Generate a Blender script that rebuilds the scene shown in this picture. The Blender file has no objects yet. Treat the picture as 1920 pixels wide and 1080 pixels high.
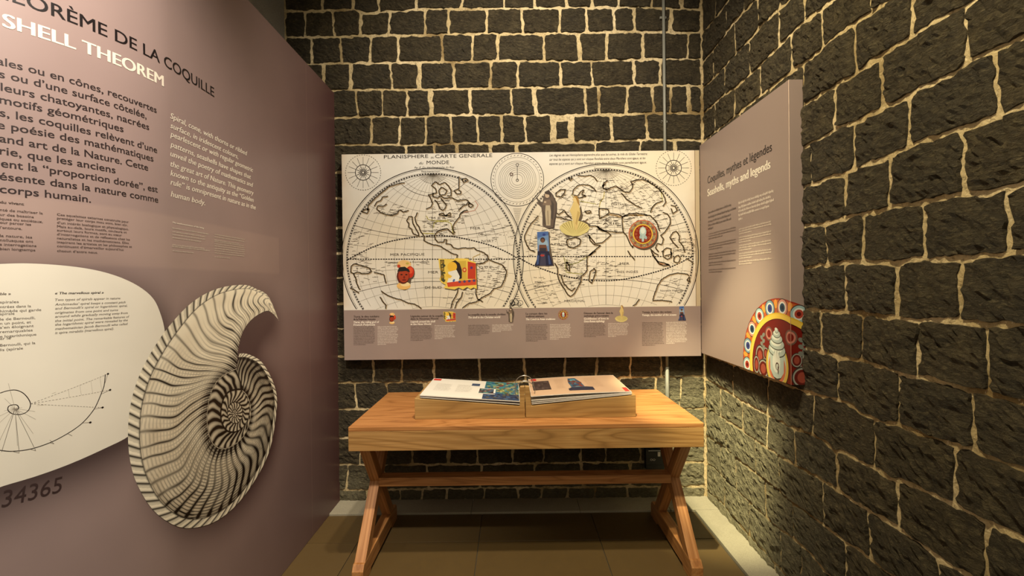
import bpy, math, random
import numpy as np
from mathutils import Vector, Matrix, noise
random.seed(7)
rng = np.random.RandomState(11)
scene = bpy.context.scene
COL = scene.collection

# ------------------------------------------------------------------ camera
F_PX = 853.3
EYE = Vector((0.0, 0.0, 1.459))
PITCH, ROLL = 0.0059, 0.012
cF = Vector((0, math.cos(PITCH), -math.sin(PITCH)))
u0 = Vector((0, math.sin(PITCH), math.cos(PITCH)))
r0 = Vector((1, 0, 0))
cR = math.cos(ROLL)*r0 - math.sin(ROLL)*u0
cU = math.cos(ROLL)*u0 + math.sin(ROLL)*r0
cam = bpy.data.cameras.new('camera')
cam.lens = 16.0; cam.sensor_width = 36.0; cam.clip_start = 0.02
camo = bpy.data.objects.new('camera', cam); COL.objects.link(camo)
camo.matrix_world = Matrix(((cR.x, cU.x, -cF.x, EYE.x), (cR.y, cU.y, -cF.y, EYE.y), (cR.z, cU.z, -cF.z, EYE.z), (0, 0, 0, 1)))
scene.camera = camo
# ------------------------------------------------------------------ world, lights, exposure
w = bpy.data.worlds.new('world'); scene.world = w; w.use_nodes = True
w.node_tree.nodes['Background'].inputs[0].default_value = (1.0, 0.86, 0.66, 1)
w.node_tree.nodes['Background'].inputs[1].default_value = 0.20
scene.view_settings.view_transform = 'Standard'
scene.view_settings.look = 'None'
scene.view_settings.exposure = 0.6
scene.view_settings.gamma = 1.0
scene.view_settings.use_curve_mapping = False

def spot(name, loc, target, power, angle, col=(1, .82, .55), size=.05, blend=.6):
    l = bpy.data.lights.new(name, 'SPOT'); l.energy = power; l.color = col
    l.spot_size = math.radians(angle); l.spot_blend = blend; l.shadow_soft_size = size
    o = bpy.data.objects.new(name, l); COL.objects.link(o); o.location = loc
    o.rotation_euler = (Vector(target)-Vector(loc)).to_track_quat('-Z', 'Y').to_euler()
    return o
spot('spot_map', (0.15, 1.3, 3.9), (0.10, 3.05, 2.1), 200, 96, (1, .89, .74), size=.06, blend=.9)
spot('spot_corner', (0.26, 1.4, 3.75), (1.27, 2.88, 0.22), 800, 20, (1, .90, .55), size=.025, blend=.7)
spot('spot_panel', (-0.45, 0.25, 3.5), (-1.33, 1.15, 1.7), 270, 72, (1, .89, .77), size=.08, blend=.9)
spot('spot_table', (-0.15, 1.3, 3.9), (-0.45, 2.5, 0.4), 100, 50, (1, .80, .50), size=.05, blend=.9)
spot('spot_right', (0.0, 0.9, 3.9), (1.3, 1.7, 1.7), 200, 84, (1, .86, .56), size=.08, blend=.9)
pl = bpy.data.lights.new('fill_light', 'POINT'); pl.energy = 18; pl.color = (1, .86, .66); pl.shadow_soft_size = .35  # added soft fill light behind the camera, no visible source
po = bpy.data.objects.new('fill_light', pl); COL.objects.link(po); po.location = (.2, -1.4, 2.9)

# ------------------------------------------------------------------ helpers
def ray(px, py):
    return cF + cR*((px-960)/F_PX) + cU*((540-py)/F_PX)
def on_y(px, py, Y):
    d = ray(px, py); t = (Y-EYE.y)/d.y; p = EYE+d*t; return p.x, p.z
def on_x(px, py, X):
    d = ray(px, py); t = (X-EYE.x)/d.x; p = EYE+d*t; return p.y, p.z
def on_z(px, py, Z):
    d = ray(px, py); t = (Z-EYE.z)/d.z; p = EYE+d*t; return p.x, p.y
def lin(c):
    c = c/255.0
    return c/12.92 if c <= .04045 else ((c+.055)/1.055)**2.4
def S(r, g, b): return (lin(r), lin(g), lin(b), 1.0)

class M:                                  # tiny node helper
    def __init__(s, name, rough=.6, spec=.5):
        s.m = bpy.data.materials.new(name); s.m.use_nodes = True
        s.t = s.m.node_tree; s.b = s.t.nodes['Principled BSDF']
        s.b.inputs['Roughness'].default_value = rough
        s.b.inputs['Specular IOR Level'].default_value = spec
    def n(s, typ, **k):
        nd = s.t.nodes.new(typ)
        for a, v in k.items():
            if a.startswith('i_'):
                key = a[2:]; key = int(key) if key.isdigit() else key.replace('_', ' ')
                nd.inputs[key].default_value = v
            else: setattr(nd, a, v)
        return nd
    def l(s, a, b): s.t.links.new(a, b)
    def ramp(s, src, stops):
        r = s.n('ShaderNodeValToRGB'); e = r.color_ramp.elements
        while len(e) < len(stops): e.new(.5)
        for i, (p, c) in enumerate(stops): e[i].position = p; e[i].color = c
        s.l(src, r.inputs[0]); return r.outputs[0]
    def mix(s, fac, a, b, mode='MIX'):
        m = s.n('ShaderNodeMix', data_type='RGBA', blend_type=mode)
        if isinstance(fac, (int, float)): m.inputs[0].default_value = fac
        else: s.l(fac, m.inputs[0])
        for k, v in ((6, a), (7, b)):
            if isinstance(v, tuple): m.inputs[k].default_value = v
            else: s.l(v, m.inputs[k])
        return m.outputs[2]
    def bump(s, src, strength, dist):
        bp = s.n('ShaderNodeBump', i_Strength=strength, i_Distance=dist)
        s.l(src, bp.inputs['Height']); s.l(bp.outputs[0], s.b.inputs['Normal'])
        return bp

def noise_tex(m, vec, scale, detail=4, rough=.55, dist=0.0):
    t = m.n('ShaderNodeTexNoise', i_Scale=scale, i_Detail=detail, i_Roughness=rough, i_Distortion=dist)
    m.l(vec, t.inputs['Vector']); return t.outputs['Fac']

# stone
m = M('basalt_stone', .72, .35)
pos = m.n('ShaderNodeNewGeometry').outputs['Position']
oi = m.n('ShaderNodeObjectInfo').outputs['Random']
n1 = noise_tex(m, pos, 14, 5, .65)
mp = m.n('ShaderNodeMapping'); mp.inputs['Scale'].default_value = (1, 1, 2.6); m.l(pos, mp.inputs['Vector'])
n2 = noise_tex(m, mp.outputs[0], 45, 6, .7, .6)
n3 = noise_tex(m, pos, 160, 3, .6)
c = m.ramp(n1, [(.3, (.032, .023, .010, 1)), (.52, (.058, .043, .019, 1)), (.75, (.112, .085, .040, 1))])
c = m.mix(m.ramp(oi, [(0, (0, 0, 0, 1)), (1, (1, 1, 1, 1))]), c, m.mix(.5, c, (.040, .034, .022, 1)))
c = m.mix(m.ramp(n2, [(.50, (0, 0, 0, 1)), (.72, (.48, .48, .48, 1))]), c, (.25, .20, .10, 1))
c = m.mix(m.ramp(n3, [(.70, (0, 0, 0, 1)), (.80, (.5, .5, .5, 1))]), c, (.33, .29, .19, 1))
# paler tone mixed into the lowest courses, strongest in the far corner
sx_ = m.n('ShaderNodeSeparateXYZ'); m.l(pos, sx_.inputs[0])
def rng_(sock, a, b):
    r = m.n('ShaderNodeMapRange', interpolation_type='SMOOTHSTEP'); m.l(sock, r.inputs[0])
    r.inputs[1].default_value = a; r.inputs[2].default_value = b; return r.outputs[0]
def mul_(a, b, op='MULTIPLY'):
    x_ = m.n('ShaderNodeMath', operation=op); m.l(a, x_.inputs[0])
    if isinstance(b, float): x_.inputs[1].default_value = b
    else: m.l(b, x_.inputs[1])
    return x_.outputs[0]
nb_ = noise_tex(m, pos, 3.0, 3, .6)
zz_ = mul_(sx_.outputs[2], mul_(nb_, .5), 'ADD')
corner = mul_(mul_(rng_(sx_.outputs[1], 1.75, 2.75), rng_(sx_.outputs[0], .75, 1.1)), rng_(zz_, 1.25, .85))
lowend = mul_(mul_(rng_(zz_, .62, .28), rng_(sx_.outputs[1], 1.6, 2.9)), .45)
low_pale = mul_(corner, lowend, 'MAXIMUM')
low_pale2 = mul_(low_pale, m.ramp(n2, [(.30, (.45, .45, .45, 1)), (.60, (1, 1, 1, 1))]))
c = m.mix(mul_(low_pale2, .85), c, (.36, .325, .19, 1))
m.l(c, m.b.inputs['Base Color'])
add = m.n('ShaderNodeMath', operation='ADD'); m.l(n2, add.inputs[0])
mul = m.n('ShaderNodeMath', operation='MULTIPLY', i_1=.35); m.l(n3, mul.inputs[0]); m.l(mul.outputs[0], add.inputs[1])
m.bump(add.outputs[0], 1.0, .022)
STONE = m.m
# mortar
m = M('lime_mortar', .9, .2)
pos = m.n('ShaderNodeNewGeometry').outputs['Position']
n1 = noise_tex(m, pos, 3.2, 3, .5); n2 = noise_tex(m, pos, 60, 5, .7); n3 = noise_tex(m, pos, 130, 2, .5)
c = m.ramp(n1, [(.34, (.27, .185, .075, 1)), (.47, (.58, .45, .23, 1)), (.7, (.78, .63, .37, 1))])
c = m.mix(m.ramp(n2, [(.35, (.6, .6, .6, 1)), (.5, (0, 0, 0, 1))]), c, (.20, .145, .07, 1))
c = m.mix(m.ramp(n3, [(.62, (0, 0, 0, 1)), (.72, (.6, .6, .6, 1))]), c, (.85, .72, .48, 1))
m.l(c, m.b.inputs['Base Color']); m.bump(n2, .8, .01)
MORTAR = m.m
# concrete kerb
def concrete(name, c1, c2, rough=.85):
    m = M(name, rough, .3)
    pos = m.n('ShaderNodeNewGeometry').outputs['Position']
    n1 = noise_tex(m, pos, 9, 4, .6); n2 = noise_tex(m, pos, 220, 3, .7)
    c = m.mix(n1, c1, c2)
    c = m.mix(m.ramp(n2, [(.42, (.35, .35, .35, 1)), (.6, (0, 0, 0, 1))]), c, tuple(v*.5 for v in c1[:3])+(1,))
    m.l(c, m.b.inputs['Base Color']); m.bump(n2, .4, .004)
    return m.m
KERB = concrete('border_stone', (.30, .27, .19, 1), (.40, .36, .25, 1))
PLASTER = concrete('grey_plaster', (.30, .295, .25, 1), (.42, .41, .36, 1))
CEIL = concrete('ceiling_plaster', (.10, .09, .075, 1), (.13, .12, .10, 1))
# floor tile
m = M('brown_floor_tile', .34, .45)
pos = m.n('ShaderNodeNewGeometry').outputs['Position']
oi = m.n('ShaderNodeObjectInfo').outputs['Random']
n1 = noise_tex(m, pos, 2.2, 5, .6); n2 = noise_tex(m, pos, 30, 4, .7)
c = m.mix(n1, (.080, .050, .016, 1), (.120, .076, .027, 1))
c = m.mix(m.ramp(n2, [(.35, (.25, .25, .25, 1)), (.6, (0, 0, 0, 1))]), c, (.08, .055, .03, 1))
c = m.mix(oi, c, m.mix(.15, c, (.19, .13, .06, 1)))
m.l(c, m.b.inputs['Base Color'])
rr = m.ramp(n2, [(.3, (.28, .28, .28, 1)), (.8, (.46, .46, .46, 1))]); m.l(rr, m.b.inputs['Roughness'])
m.bump(n1, .05, .01)
TILE = m.m
m = M('tile_grout', .9); m.b.inputs['Base Color'].default_value = (.055, .042, .022, 1); GROUT = m.m
# wood
def wood(name, axis, dark, mid, light, seed=0.0):
    m = M(name, .42, .4)
    tc = m.n('ShaderNodeTexCoord').outputs['Object']
    mp = m.n('ShaderNodeMapping')
    sc = [7.0, 7.0, 7.0]; sc[axis] = .75
    mp.inputs['Scale'].default_value = sc; mp.inputs['Location'].default_value = (seed, seed*.7, seed*1.3)
    m.l(tc, mp.inputs['Vector'])
    base = noise_tex(m, mp.outputs[0], 1.0, 2, .4, .5)
    rings = m.n('ShaderNodeMath', operation='MULTIPLY', i_1=26.0); m.l(base, rings.inputs[0])
    fr = m.n('ShaderNodeMath', operation='PINGPONG', i_1=1.0); m.l(rings.outputs[0], fr.inputs[0])
    mp2 = m.n('ShaderNodeMapping'); s2 = [95.0]*3; s2[axis] = 2.5
    mp2.inputs['Scale'].default_value = s2; m.l(tc, mp2.inputs['Vector'])
    fine = noise_tex(m, mp2.outputs[0], 1.0, 4, .6)
    big = noise_tex(m, mp.outputs[0], .5, 2, .5)
    c = m.ramp(fr.outputs[0], [(.0, dark), (.28, mid), (1.0, light)])
    c = m.mix(.34, c, m.ramp(big, [(.3, mid), (.7, light)]))
    c = m.mix(m.ramp(fine, [(.35, (.5, .5, .5, 1)), (.6, (0, 0, 0, 1))]), c, dark)
    m.l(c, m.b.inputs['Base Color']); m.bump(fine, .08, .002)
    return m.m
WD, WM, WL = (.23, .088, .022, 1), (.42, .180, .052, 1), (.54, .255, .085, 1)
WOOD_X = wood('teak_along_x', 0, WD, WM, WL)
WOOD_L = wood('teak_leg', 2, WD, WM, (.54, .27, .10, 1), 3.1)
WOOD_Y = wood('teak_rail', 1, WD, WM, (.52, .27, .10, 1), 5.3)
OD, OM, OL = (.22, .112, .030, 1), (.38, .215, .064, 1), (.46, .285, .10, 1)
WOOD_F = wood('teak_apron', 0, (.19, .092, .024, 1), (.39, .205, .062, 1), (.49, .285, .10, 1), 1.7)
OAK = wood('oak_block', 0, OD, OM, OL, 8.0)
def plain(name, col, rough=.5, metal=0.0, spec=.5):
    m = M(name, rough, spec); m.b.inputs['Base Color'].default_value = col; m.b.inputs['Metallic'].default_value = metal
    pos = m.n('ShaderNodeNewGeometry').outputs['Position']
    c = m.mix(m.ramp(noise_tex(m, pos, 35, 4, .6), [(.3, (0, 0, 0, 1)), (.75, (.25, .25, .25, 1))]), col, tuple(v*.75 for v in col[:3])+(1,))
    m.l(c, m.b.inputs['Base Color'])
    return m.m
STEEL = plain('brushed_steel', (.62, .60, .56, 1), .28, 1.0)
CONDUIT = plain('grey_conduit', (.22, .215, .17, 1), .5, .1)
BLACKP = plain('black_plastic', (.012, .012, .012, 1), .4)
SILVER = plain('silver_mark', (.70, .68, .62, 1), .4)
PAPER_E = plain('page_edge', (.72, .68, .60, 1), .5)
PAGE_DARK = plain('page_back', (.05, .035, .03, 1), .5)
m = M('printed_vinyl', .38, .35)
at = m.n('ShaderNodeAttribute', attribute_name='ink')
pos = m.n('ShaderNodeNewGeometry').outputs['Position']
c = m.mix(m.ramp(noise_tex(m, pos, 3, 3, .5), [(.35, (0, 0, 0, 1)), (.8, (.12, .12, .12, 1))]), at.outputs['Color'], (.0, .0, .0, 1))
m.l(c, m.b.inputs['Base Color'])
PRINT = m.m
MAUVE = (.285, .215, .185)
m = M('mauve_board', .45, .35)
pos = m.n('ShaderNodeNewGeometry').outputs['Position']
m.l(m.mix(noise_tex(m, pos, 2.5, 2, .5), (.27, .205, .175, 1), (.30, .225, .195, 1)), m.b.inputs['Base Color'])
BOARD = m.m

def mesh_obj(name, V, Fc, mat, parent=None, center=True, smooth=False, colors=None, edge_idx=None):
    V = np.asarray(V, dtype=float).reshape(-1, 3)
    c = (V.min(0)+V.max(0))/2 if center else np.zeros(3)
    if center: c[2] = V[:, 2].min()
    me = bpy.data.meshes.new(name)
    me.from_pydata((V-c).tolist(), [], [list(map(int, f)) for f in Fc] if not isinstance(Fc, np.ndarray) else Fc.tolist())
    mats = mat if isinstance(mat, (list, tuple)) else [mat]
    for mm in mats: me.materials.append(mm)
    if smooth: me.polygons.foreach_set('use_smooth', [True]*len(me.polygons))
    if colors is not None:                      # per-face or per-vertex colours
        colors = np.asarray(colors, dtype=np.float32)
        if len(colors) == len(V):
            a = me.color_attributes.new('ink', 'FLOAT_COLOR', 'POINT'); a.data.foreach_set('color', colors.ravel())
        else:
            a = me.color_attributes.new('ink', 'FLOAT_COLOR', 'CORNER')
            tot = np.array([p.loop_total for p in me.polygons])
            a.data.foreach_set('color', np.repeat(colors, tot, axis=0).ravel())
    o = bpy.data.objects.new(name, me); COL.objects.link(o)
    if parent is not None:
        o.parent = parent; o.location = Vector(c) - parent.location
    else: o.location = c
    return o
def thing(name, label, cat, loc=(0, 0, 0), group=None):
    o = bpy.data.objects.new(name, None); COL.objects.link(o); o.location = loc; o.empty_display_size = .1
    o['label'] = label; o['category'] = cat
    if group: o['group'] = group
    return o
def boxv(x0, x1, y0, y1, z0, z1):
    V = [(x0, y0, z0), (x1, y0, z0), (x1, y1, z0), (x0, y1, z0), (x0, y0, z1), (x1, y0, z1), (x1, y1, z1), (x0, y1, z1)]
    Fc = [(0, 3, 2, 1), (4, 5, 6, 7), (0, 1, 5, 4), (1, 2, 6, 5), (2, 3, 7, 6), (3, 0, 4, 7)]
    return V, Fc
def bevel(o, w, seg=2):
    md = o.modifiers.new('bevel', 'BEVEL'); md.width = w; md.segments = seg; md.limit_method = 'ANGLE'; md.angle_limit = math.radians(30)
    return o
def box(name, b, mat, parent=None, bev=0.003):
    V, Fc = boxv(*b); o = mesh_obj(name, V, Fc, mat, parent)
    if bev: bevel(o, bev)
    return o
def prism(name, prof, a0, a1, mapf, mat, parent=None, bev=.002):
    n = len(prof); V = [mapf(p, q, a0) for p, q in prof]+[mapf(p, q, a1) for p, q in prof]
    Fc = [tuple(range(n))[::-1], tuple(range(n, 2*n))]+[(i, (i+1) % n, n+(i+1) % n, n+i) for i in range(n)]
    o = mesh_obj(name, V, Fc, mat, parent)
    import bmesh
    bm = bmesh.new(); bm.from_mesh(o.data); bmesh.ops.recalc_face_normals(bm, faces=bm.faces); bm.to_mesh(o.data); bm.free()
    if bev: bevel(o, bev)
    return o
def tube(name, pts, r, mat, parent=None, n=14, closed=False):
    pts = [Vector(p) for p in pts]; N = len(pts); V = []; Fc = []
    up = None
    for i, p in enumerate(pts):
        a = pts[(i-1) % N] if (closed or i > 0) else p; b = pts[(i+1) % N] if (closed or i < N-1) else p
        t = (b-a).normalized()
        if up is None: up = Vector((0, 1, 0)) if abs(t.y) < .9 else Vector((1, 0, 0))
        s = t.cross(up).normalized(); u = s.cross(t).normalized(); up = u
        rad = r[i] if isinstance(r, list) else r
        for k in range(n):
            an = 2*math.pi*k/n; V.append(p+s*math.cos(an)*rad+u*math.sin(an)*rad)
    for i in range(N if closed else N-1):
        j = (i+1) % N
        for k in range(n):
            k2 = (k+1) % n; Fc.append((i*n+k, i*n+k2, j*n+k2, j*n+k))
    if not closed: Fc += [tuple(range(n))[::-1], tuple((N-1)*n+k for k in range(n))]
    return mesh_obj(name, V, Fc, mat, parent, smooth=True)

# ------------------------------------------------------------------ walls of basalt stones
YW, XR, XL, XW = 3.096, 1.314, -1.187, -1.52          # back wall, right wall, left board, plaster wall behind it
ZT = 4.05
def nz(x, y, z): return noise.noise(Vector((x, y, z)))
def mortar_wall(name, a0, a1, z0, z1, to3d, keep=None):
    na = int((a1-a0)/.016)+1; nzz = int((z1-z0)/.016)+1
    A = np.linspace(a0, a1, na); Z = np.linspace(z0, z1, nzz)
    V = []
    for z in Z:
        for a in A: V.append(to3d(a, z, .0025+.003*nz(a*9, z*9, 3.3)+.003*nz(a*31, z*31, 1.1)))
    idx = np.arange(na*nzz).reshape(nzz, na)
    Fq = np.stack([idx[:-1, :-1], idx[:-1, 1:], idx[1:, 1:], idx[1:, :-1]], -1).reshape(-1, 4)
    o = mesh_obj(name, V, Fq, MORTAR, center=False, smooth=True)
    o['kind'] = 'structure'
    return o
def make_stone(parent, poly, to3d, seed, gap=.006, flip=False):
    # poly: a0t, a0b (left edge top/bottom), a1t, a1b, zt(a), zb(a)
    (a0t, a0b, a1t, a1b, zt, zb) = poly
    wid = max(a1t, a1b)-min(a0t, a0b); am = (a0t+a1t)/2; hei = zt(am)-zb(am)
    if wid < .035 or hei < .02: return None
    nu = max(5, min(24, int(wid/.012))); nv = max(5, min(18, int(hei/.012)))
    e_u = min(.2, .005/wid); e_v = min(.2, .005/hei)
    U = [0]+list(np.linspace(e_u, 1-e_u, nu-2))+[1]; W = [0]+list(np.linspace(e_v, 1-e_v, nv-2))+[1]
    V = []
    rc = .012
    bulge = random.uniform(.002, .009); tilt_a = random.uniform(-.006, .006); tilt_z = random.uniform(-.006, .006); base = random.uniform(.005, .010)
    for j, wv in enumerate(W):
        for i, uu in enumerate(U):
            al = a0t+(a0b-a0t)*wv+gap; ar = a1t+(a1b-a1t)*wv-gap
            a = al+(ar-al)*uu
            t, b = zt(a)-gap, zb(a)+gap
            z = t+(b-t)*wv
            # rounded corners
            dl = min(uu, 1-uu)*wid; dz = min(wv, 1-wv)*hei
            if dl < rc and dz < rc:
                k = (1-dl/rc)*(1-dz/rc)*rc*.42
                a += k if uu < .5 else -k; z += -k if wv < .5 else k
            edge = (i in (0, nu-1)) or (j in (0, nv-1))
            wob = .010 if min(dl, dz) < .012 else .004
            a += wob*nz(a*22+seed, z*22, 5.0)+.0050*nz(a*75, z*75, seed); z += wob*nz(a*22, z*22+seed, 9.0)+.0050*nz(a*75+4, z*75, seed)
            if edge: h = -.014
            else:
                bu = 1-(2*uu-1)**4; bv = 1-(2*wv-1)**4
                h = base+bulge*bu*bv+tilt_a*(uu-.5)*bu+tilt_z*(wv-.5)*bv+.009*nz(a*17, z*24, seed*.37)+.009*nz(a*48, z*62, seed)+.005*nz(a*95, z*120, seed)
                h = max(h, .0068)
            V.append(to3d(a, z, h))
    idx = np.arange(nu*nv).reshape(nv, nu)
    Fq = np.stack([idx[:-1, :-1], idx[1:, :-1], idx[1:, 1:], idx[:-1, 1:]], -1).reshape(-1, 4)
    if flip: Fq = Fq[:, ::-1]
    return mesh_obj('stone', V, Fq, STONE, parent, smooth=False)

def interp(pl):
    pl = sorted(pl); xs = [p[0] for p in pl]; zs = [p[1] for p in pl]
    return lambda a: float(np.interp(a, xs, zs))

# --- back wall: bed joints (image readings of the joints, taken to the wall plane)
back = mortar_wall('wall_back', XW, XR, 0, ZT, lambda a, z, h: (a, YW-h, z))
def B3(a, z, h): return (a, YW-h, z)
def bedB(pts): return interp([on_y(x, y, YW) for x, y in pts])
bedsB = [
 [(540, 22), (605, 22), (663, 20), (690, 26), (782, 19), (950, 17), (1060, 16), (1180, 15), (1320, 20)],
 [(540, 71), (640, 70), (700, 68), (782, 67), (913, 64), (1016, 64), (1110, 62), (1190, 60), (1320, 63)],
 [(585, 121), (695, 119), (760, 118), (850, 117), (933, 115), (1016, 116), (1100, 116), (1190, 113), (1320, 111)],
 [(600, 170), (660, 169), (760, 169), (870, 167), (960, 166), (1050, 163), (1130, 162), (1230, 160), (1322, 162)],
 [(628, 222), (700, 219), (782, 219), (860, 216), (960, 216), (1050, 217), (1130, 216), (1240, 213), (1322, 213)],
 [(630, 272), (700, 272), (782, 272), (870, 269), (985, 268), (1050, 268), (1130, 266), (1220, 262), (1322, 264)],
 [(630, 323), (1322, 313)], [(630, 372), (1322, 364)], [(630, 427), (1322, 417)], [(630, 475), (1322, 466)], [(630, 521), (1322, 512)],
 [(630, 569), (1322, 560)], [(630, 616), (1322, 608)], [(630, 668), (1322, 658)],
 [(630, 717), (760, 716), (850, 716), (950, 716), (1060, 712), (1180, 708), (1322, 705)],
 [(630, 767), (760, 766), (1000, 766), (1322, 765)], [(630, 821), (1000, 817), (1322, 812)],
 [(630, 870), (760, 871), (900, 870), (1062, 867), (1322, 865)], [(630, 918), (1000, 914), (1322, 911)]]
vertsB = [
 [605, 663, 711, 782, 867, 944, 1001, 1061, 1109, 1161, 1221, 1278],
 [573, 626, 677, 730, 798, 841, 913, 979, 1050, 1099, 1151, 1189, 1259],
 [585, 640, 695, 747, 830, 886, 933, 1020, 1087, 1137, 1205, 1290],
 [609, 660, 734, 788, 851, 921, 971, 1051, 1110, 1188, 1238],
 [670, 718, 764, 810, 882, 960, 1004, 1098, 1122, 1175, 1224, 1257, 1292],
 [697, 750, 799, 846, 896, 941, 985, 1034, 1074, 1147, 1212],
 [761, 816, 860, 920, 971, 1117, 1199, 1268]]
vb2 = {13: [687, 743, 779, 855, 932, 1012, 1113, 1200, 1262], 14: [702, 755, 815, 900, 985, 1060, 1120, 1182, 1240],
       15: [668, 728, 800, 880, 950, 1030, 1095, 1160, 1230, 1275], 16: [700, 757, 842, 912, 968, 1062, 1111, 1178, 1250],
       17: [674, 772, 841, 894, 960, 1019, 1088, 1134, 1200, 1266], 18: [650, 720, 800, 900, 1000, 1090, 1180, 1260]}
def rand_cuts(a0, a1, lo=.14, hi=.26):
    out = []; a = a0+random.uniform(lo, hi)
    while a < a1-lo*.7: out.append(a); a += random.uniform(lo, hi)
    return out
topz = [interp([(-9, ZT), (9, ZT)]), interp([(-9, 3.85), (9, 3.85)]), interp([(-9, 3.66), (9, 3.66)])]
zfirst = [(interp([(-9, 3.485), (9, 3.475)]))]
beds = topz+zfirst+[bedB(b) for b in bedsB]+[interp([(-9, 0.0), (9, 0.0)])]
sd = 0
for k in range(len(beds)-1):
    ci = k-3                                             # 0 = course whose lower bed is bedsB[0]
    zt, zb = beds[k], beds[k+1]
    zmid = zt(0)
    if ci < 0: xs = rand_cuts(XW, XR)
    elif ci < 7: 
        ym = (bedsB[ci-1][0][1] if ci else -25)+25
        xs = [on_y(v, ym, YW)[0] for v in vertsB[ci]]
    elif ci in vb2 and ci >= 13:
        xs = [on_y(v, 770, YW)[0] for v in vb2[ci]]
    else: xs = rand_cuts(-1.2, XR)
    if ci == 13: xs = [on_y(v, 690, YW)[0] for v in vb2[13]]
    lo = XW+.004 if (ci < 4) else -1.235
    ed = [lo]+[x for x in sorted(xs) if x > lo+.04]+[XR-.014]
    sl = [0]+[random.uniform(-.007, .007) for _ in ed[1:-1]]+[0]
    for i in range(len(ed)-1):
        sd += 1
        gap = random.choice([.0035, .005, .006, .0075])
        if ci >= 13: gap = random.choice([.002, .0035, .005])
        if ci == 5 and abs(ed[i]-on_y(1034, 240, YW)[0]) < .01:      # the little stone set in a wide ring of mortar
            g = .028; ztt = zt; zbb = zb
            make_stone(back, (ed[i]+g*.9, ed[i]+g*.9, ed[i+1]-g*.9, ed[i+1]-g*.9, lambda a: ztt(a)-.035, lambda a: zbb(a)+.02), B3, sd*7.1, .004)
            continue
        if i+1 < len(ed)-1 and random.random() < .12: 
            r_ = .012
        else: r_ = 0
        make_stone(back, (ed[i]+sl[i], ed[i]-sl[i], ed[i+1]+sl[i+1]-r_, ed[i+1]-sl[i+1]-r_, zt, zb), B3, sd*7.1, gap)

# --- right wall
YNEAR = .45
right = mortar_wall('wall_right', YNEAR, YW, 0, ZT, lambda a, z, h: (XR-h, a, z))
right.data.flip_normals()
def R3(a, z, h): return (XR-h, a, z)
def bedR(pts):
    q = sorted(on_x(x, y, XR) for x, y in pts)
    # run on to the near end with the slope levelling out
    q = [(YNEAR-.1, q[0][1])]+q+[(YW+.1, q[-1][1])]
    return interp(q)
bedsR = [
 [(1320, 62), (1345, 33), (1368, 0)],
 [(1325, 110), (1345, 87), (1380, 40), (1418, 0)],
 [(1323, 162), (1342, 145), (1382, 100), (1408, 75), (1433, 43), (1483, 0)],
 [(1325, 208), (1358, 180), (1377, 167), (1427, 123), (1467, 83), (1490, 58), (1513, 40), (1547, 15), (1565, 0)],
 [(1325, 262), (1432, 177), (1467, 150), (1490, 130), (1517, 115), (1555, 82), (1600, 46), (1633, 27), (1672, 0)],
 [(1325, 312), (1508, 199), (1544, 175), (1580, 153), (1607, 137), (1658, 103), (1715, 68), (1745, 48), (1797, 17), (1827, 3)],
 [(1325, 363), (1507, 277), (1533, 266), (1553, 253), (1575, 241), (1600, 233), (1633, 218), (1667, 198), (1708, 181), (1747, 158), (1783, 142), (1825, 113), (1847, 103), (1887, 85), (1920, 72)],
 [(1325, 415), (1507, 351), (1527, 345), (1570, 328), (1590, 327), (1620, 314), (1658, 298), (1707, 278), (1723, 268), (1800, 243), (1823, 235), (1875, 218), (1920, 200)],
 [(1325, 463), (1512, 424), (1550, 421), (1610, 403), (1649, 396), (1677, 389), (1740, 380), (1793, 368), (1884, 358), (1920, 344)],
 [(1325, 512), (1512, 502), (1550, 497), (1621, 491), (1687, 493), (1740, 486), (1832, 482), (1884, 477), (1920, 474)],
 [(1325, 562), (1511, 580), (1578, 584), (1622, 588), (1673, 597), (1722, 601), (1767, 600), (1824, 607), (1920, 609)],
 [(1325, 613), (1513, 653), (1540, 659), (1567, 668), (1620, 676), (1653, 687), (1696, 702), (1724, 705), (1762, 712), (1815, 730), (1867, 737), (1920, 752)],
 [(1325, 664), (1507, 733), (1527, 738), (1543, 743), (1577, 750), (1602, 762), (1625, 780), (1655, 790), (1693, 797), (1717, 812), (1760, 823), (1792, 833), (1833, 845), (1887, 870), (1920, 880)],
 [(1327, 712), (1350, 723), (1373, 738), (1393, 752), (1427, 770), (1485, 800), (1518, 810), (1543, 823), (1568, 845), (1593, 850), (1620, 868), (1645, 878), (1674, 895), (1717, 909), (1746, 924), (1785, 942), (1833, 967), (1882, 991), (1920, 1008)],
 [(1332, 767), (1360, 785), (1397, 810), (1438, 838), (1492, 873), (1543, 899), (1576, 922), (1625, 953), (1680, 987), (1736, 1025), (1781, 1057), (1829, 1082)],
 [(1327, 817), (1360, 838), (1393, 867), (1434, 897), (1460, 917), (1487, 942), (1524, 967), (1547, 985), (1576, 1006), (1621, 1037), (1660, 1068), (1680, 1080)],
 [(1322, 866), (1339, 874), (1376, 911), (1411, 944), (1462, 991), (1485, 1006), (1520, 1035), (1543, 1064), (1559, 1080)],
 [(1331, 921), (1355, 942), (1388, 982), (1403, 1000), (1434, 1032), (1464, 1066)]]
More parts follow.
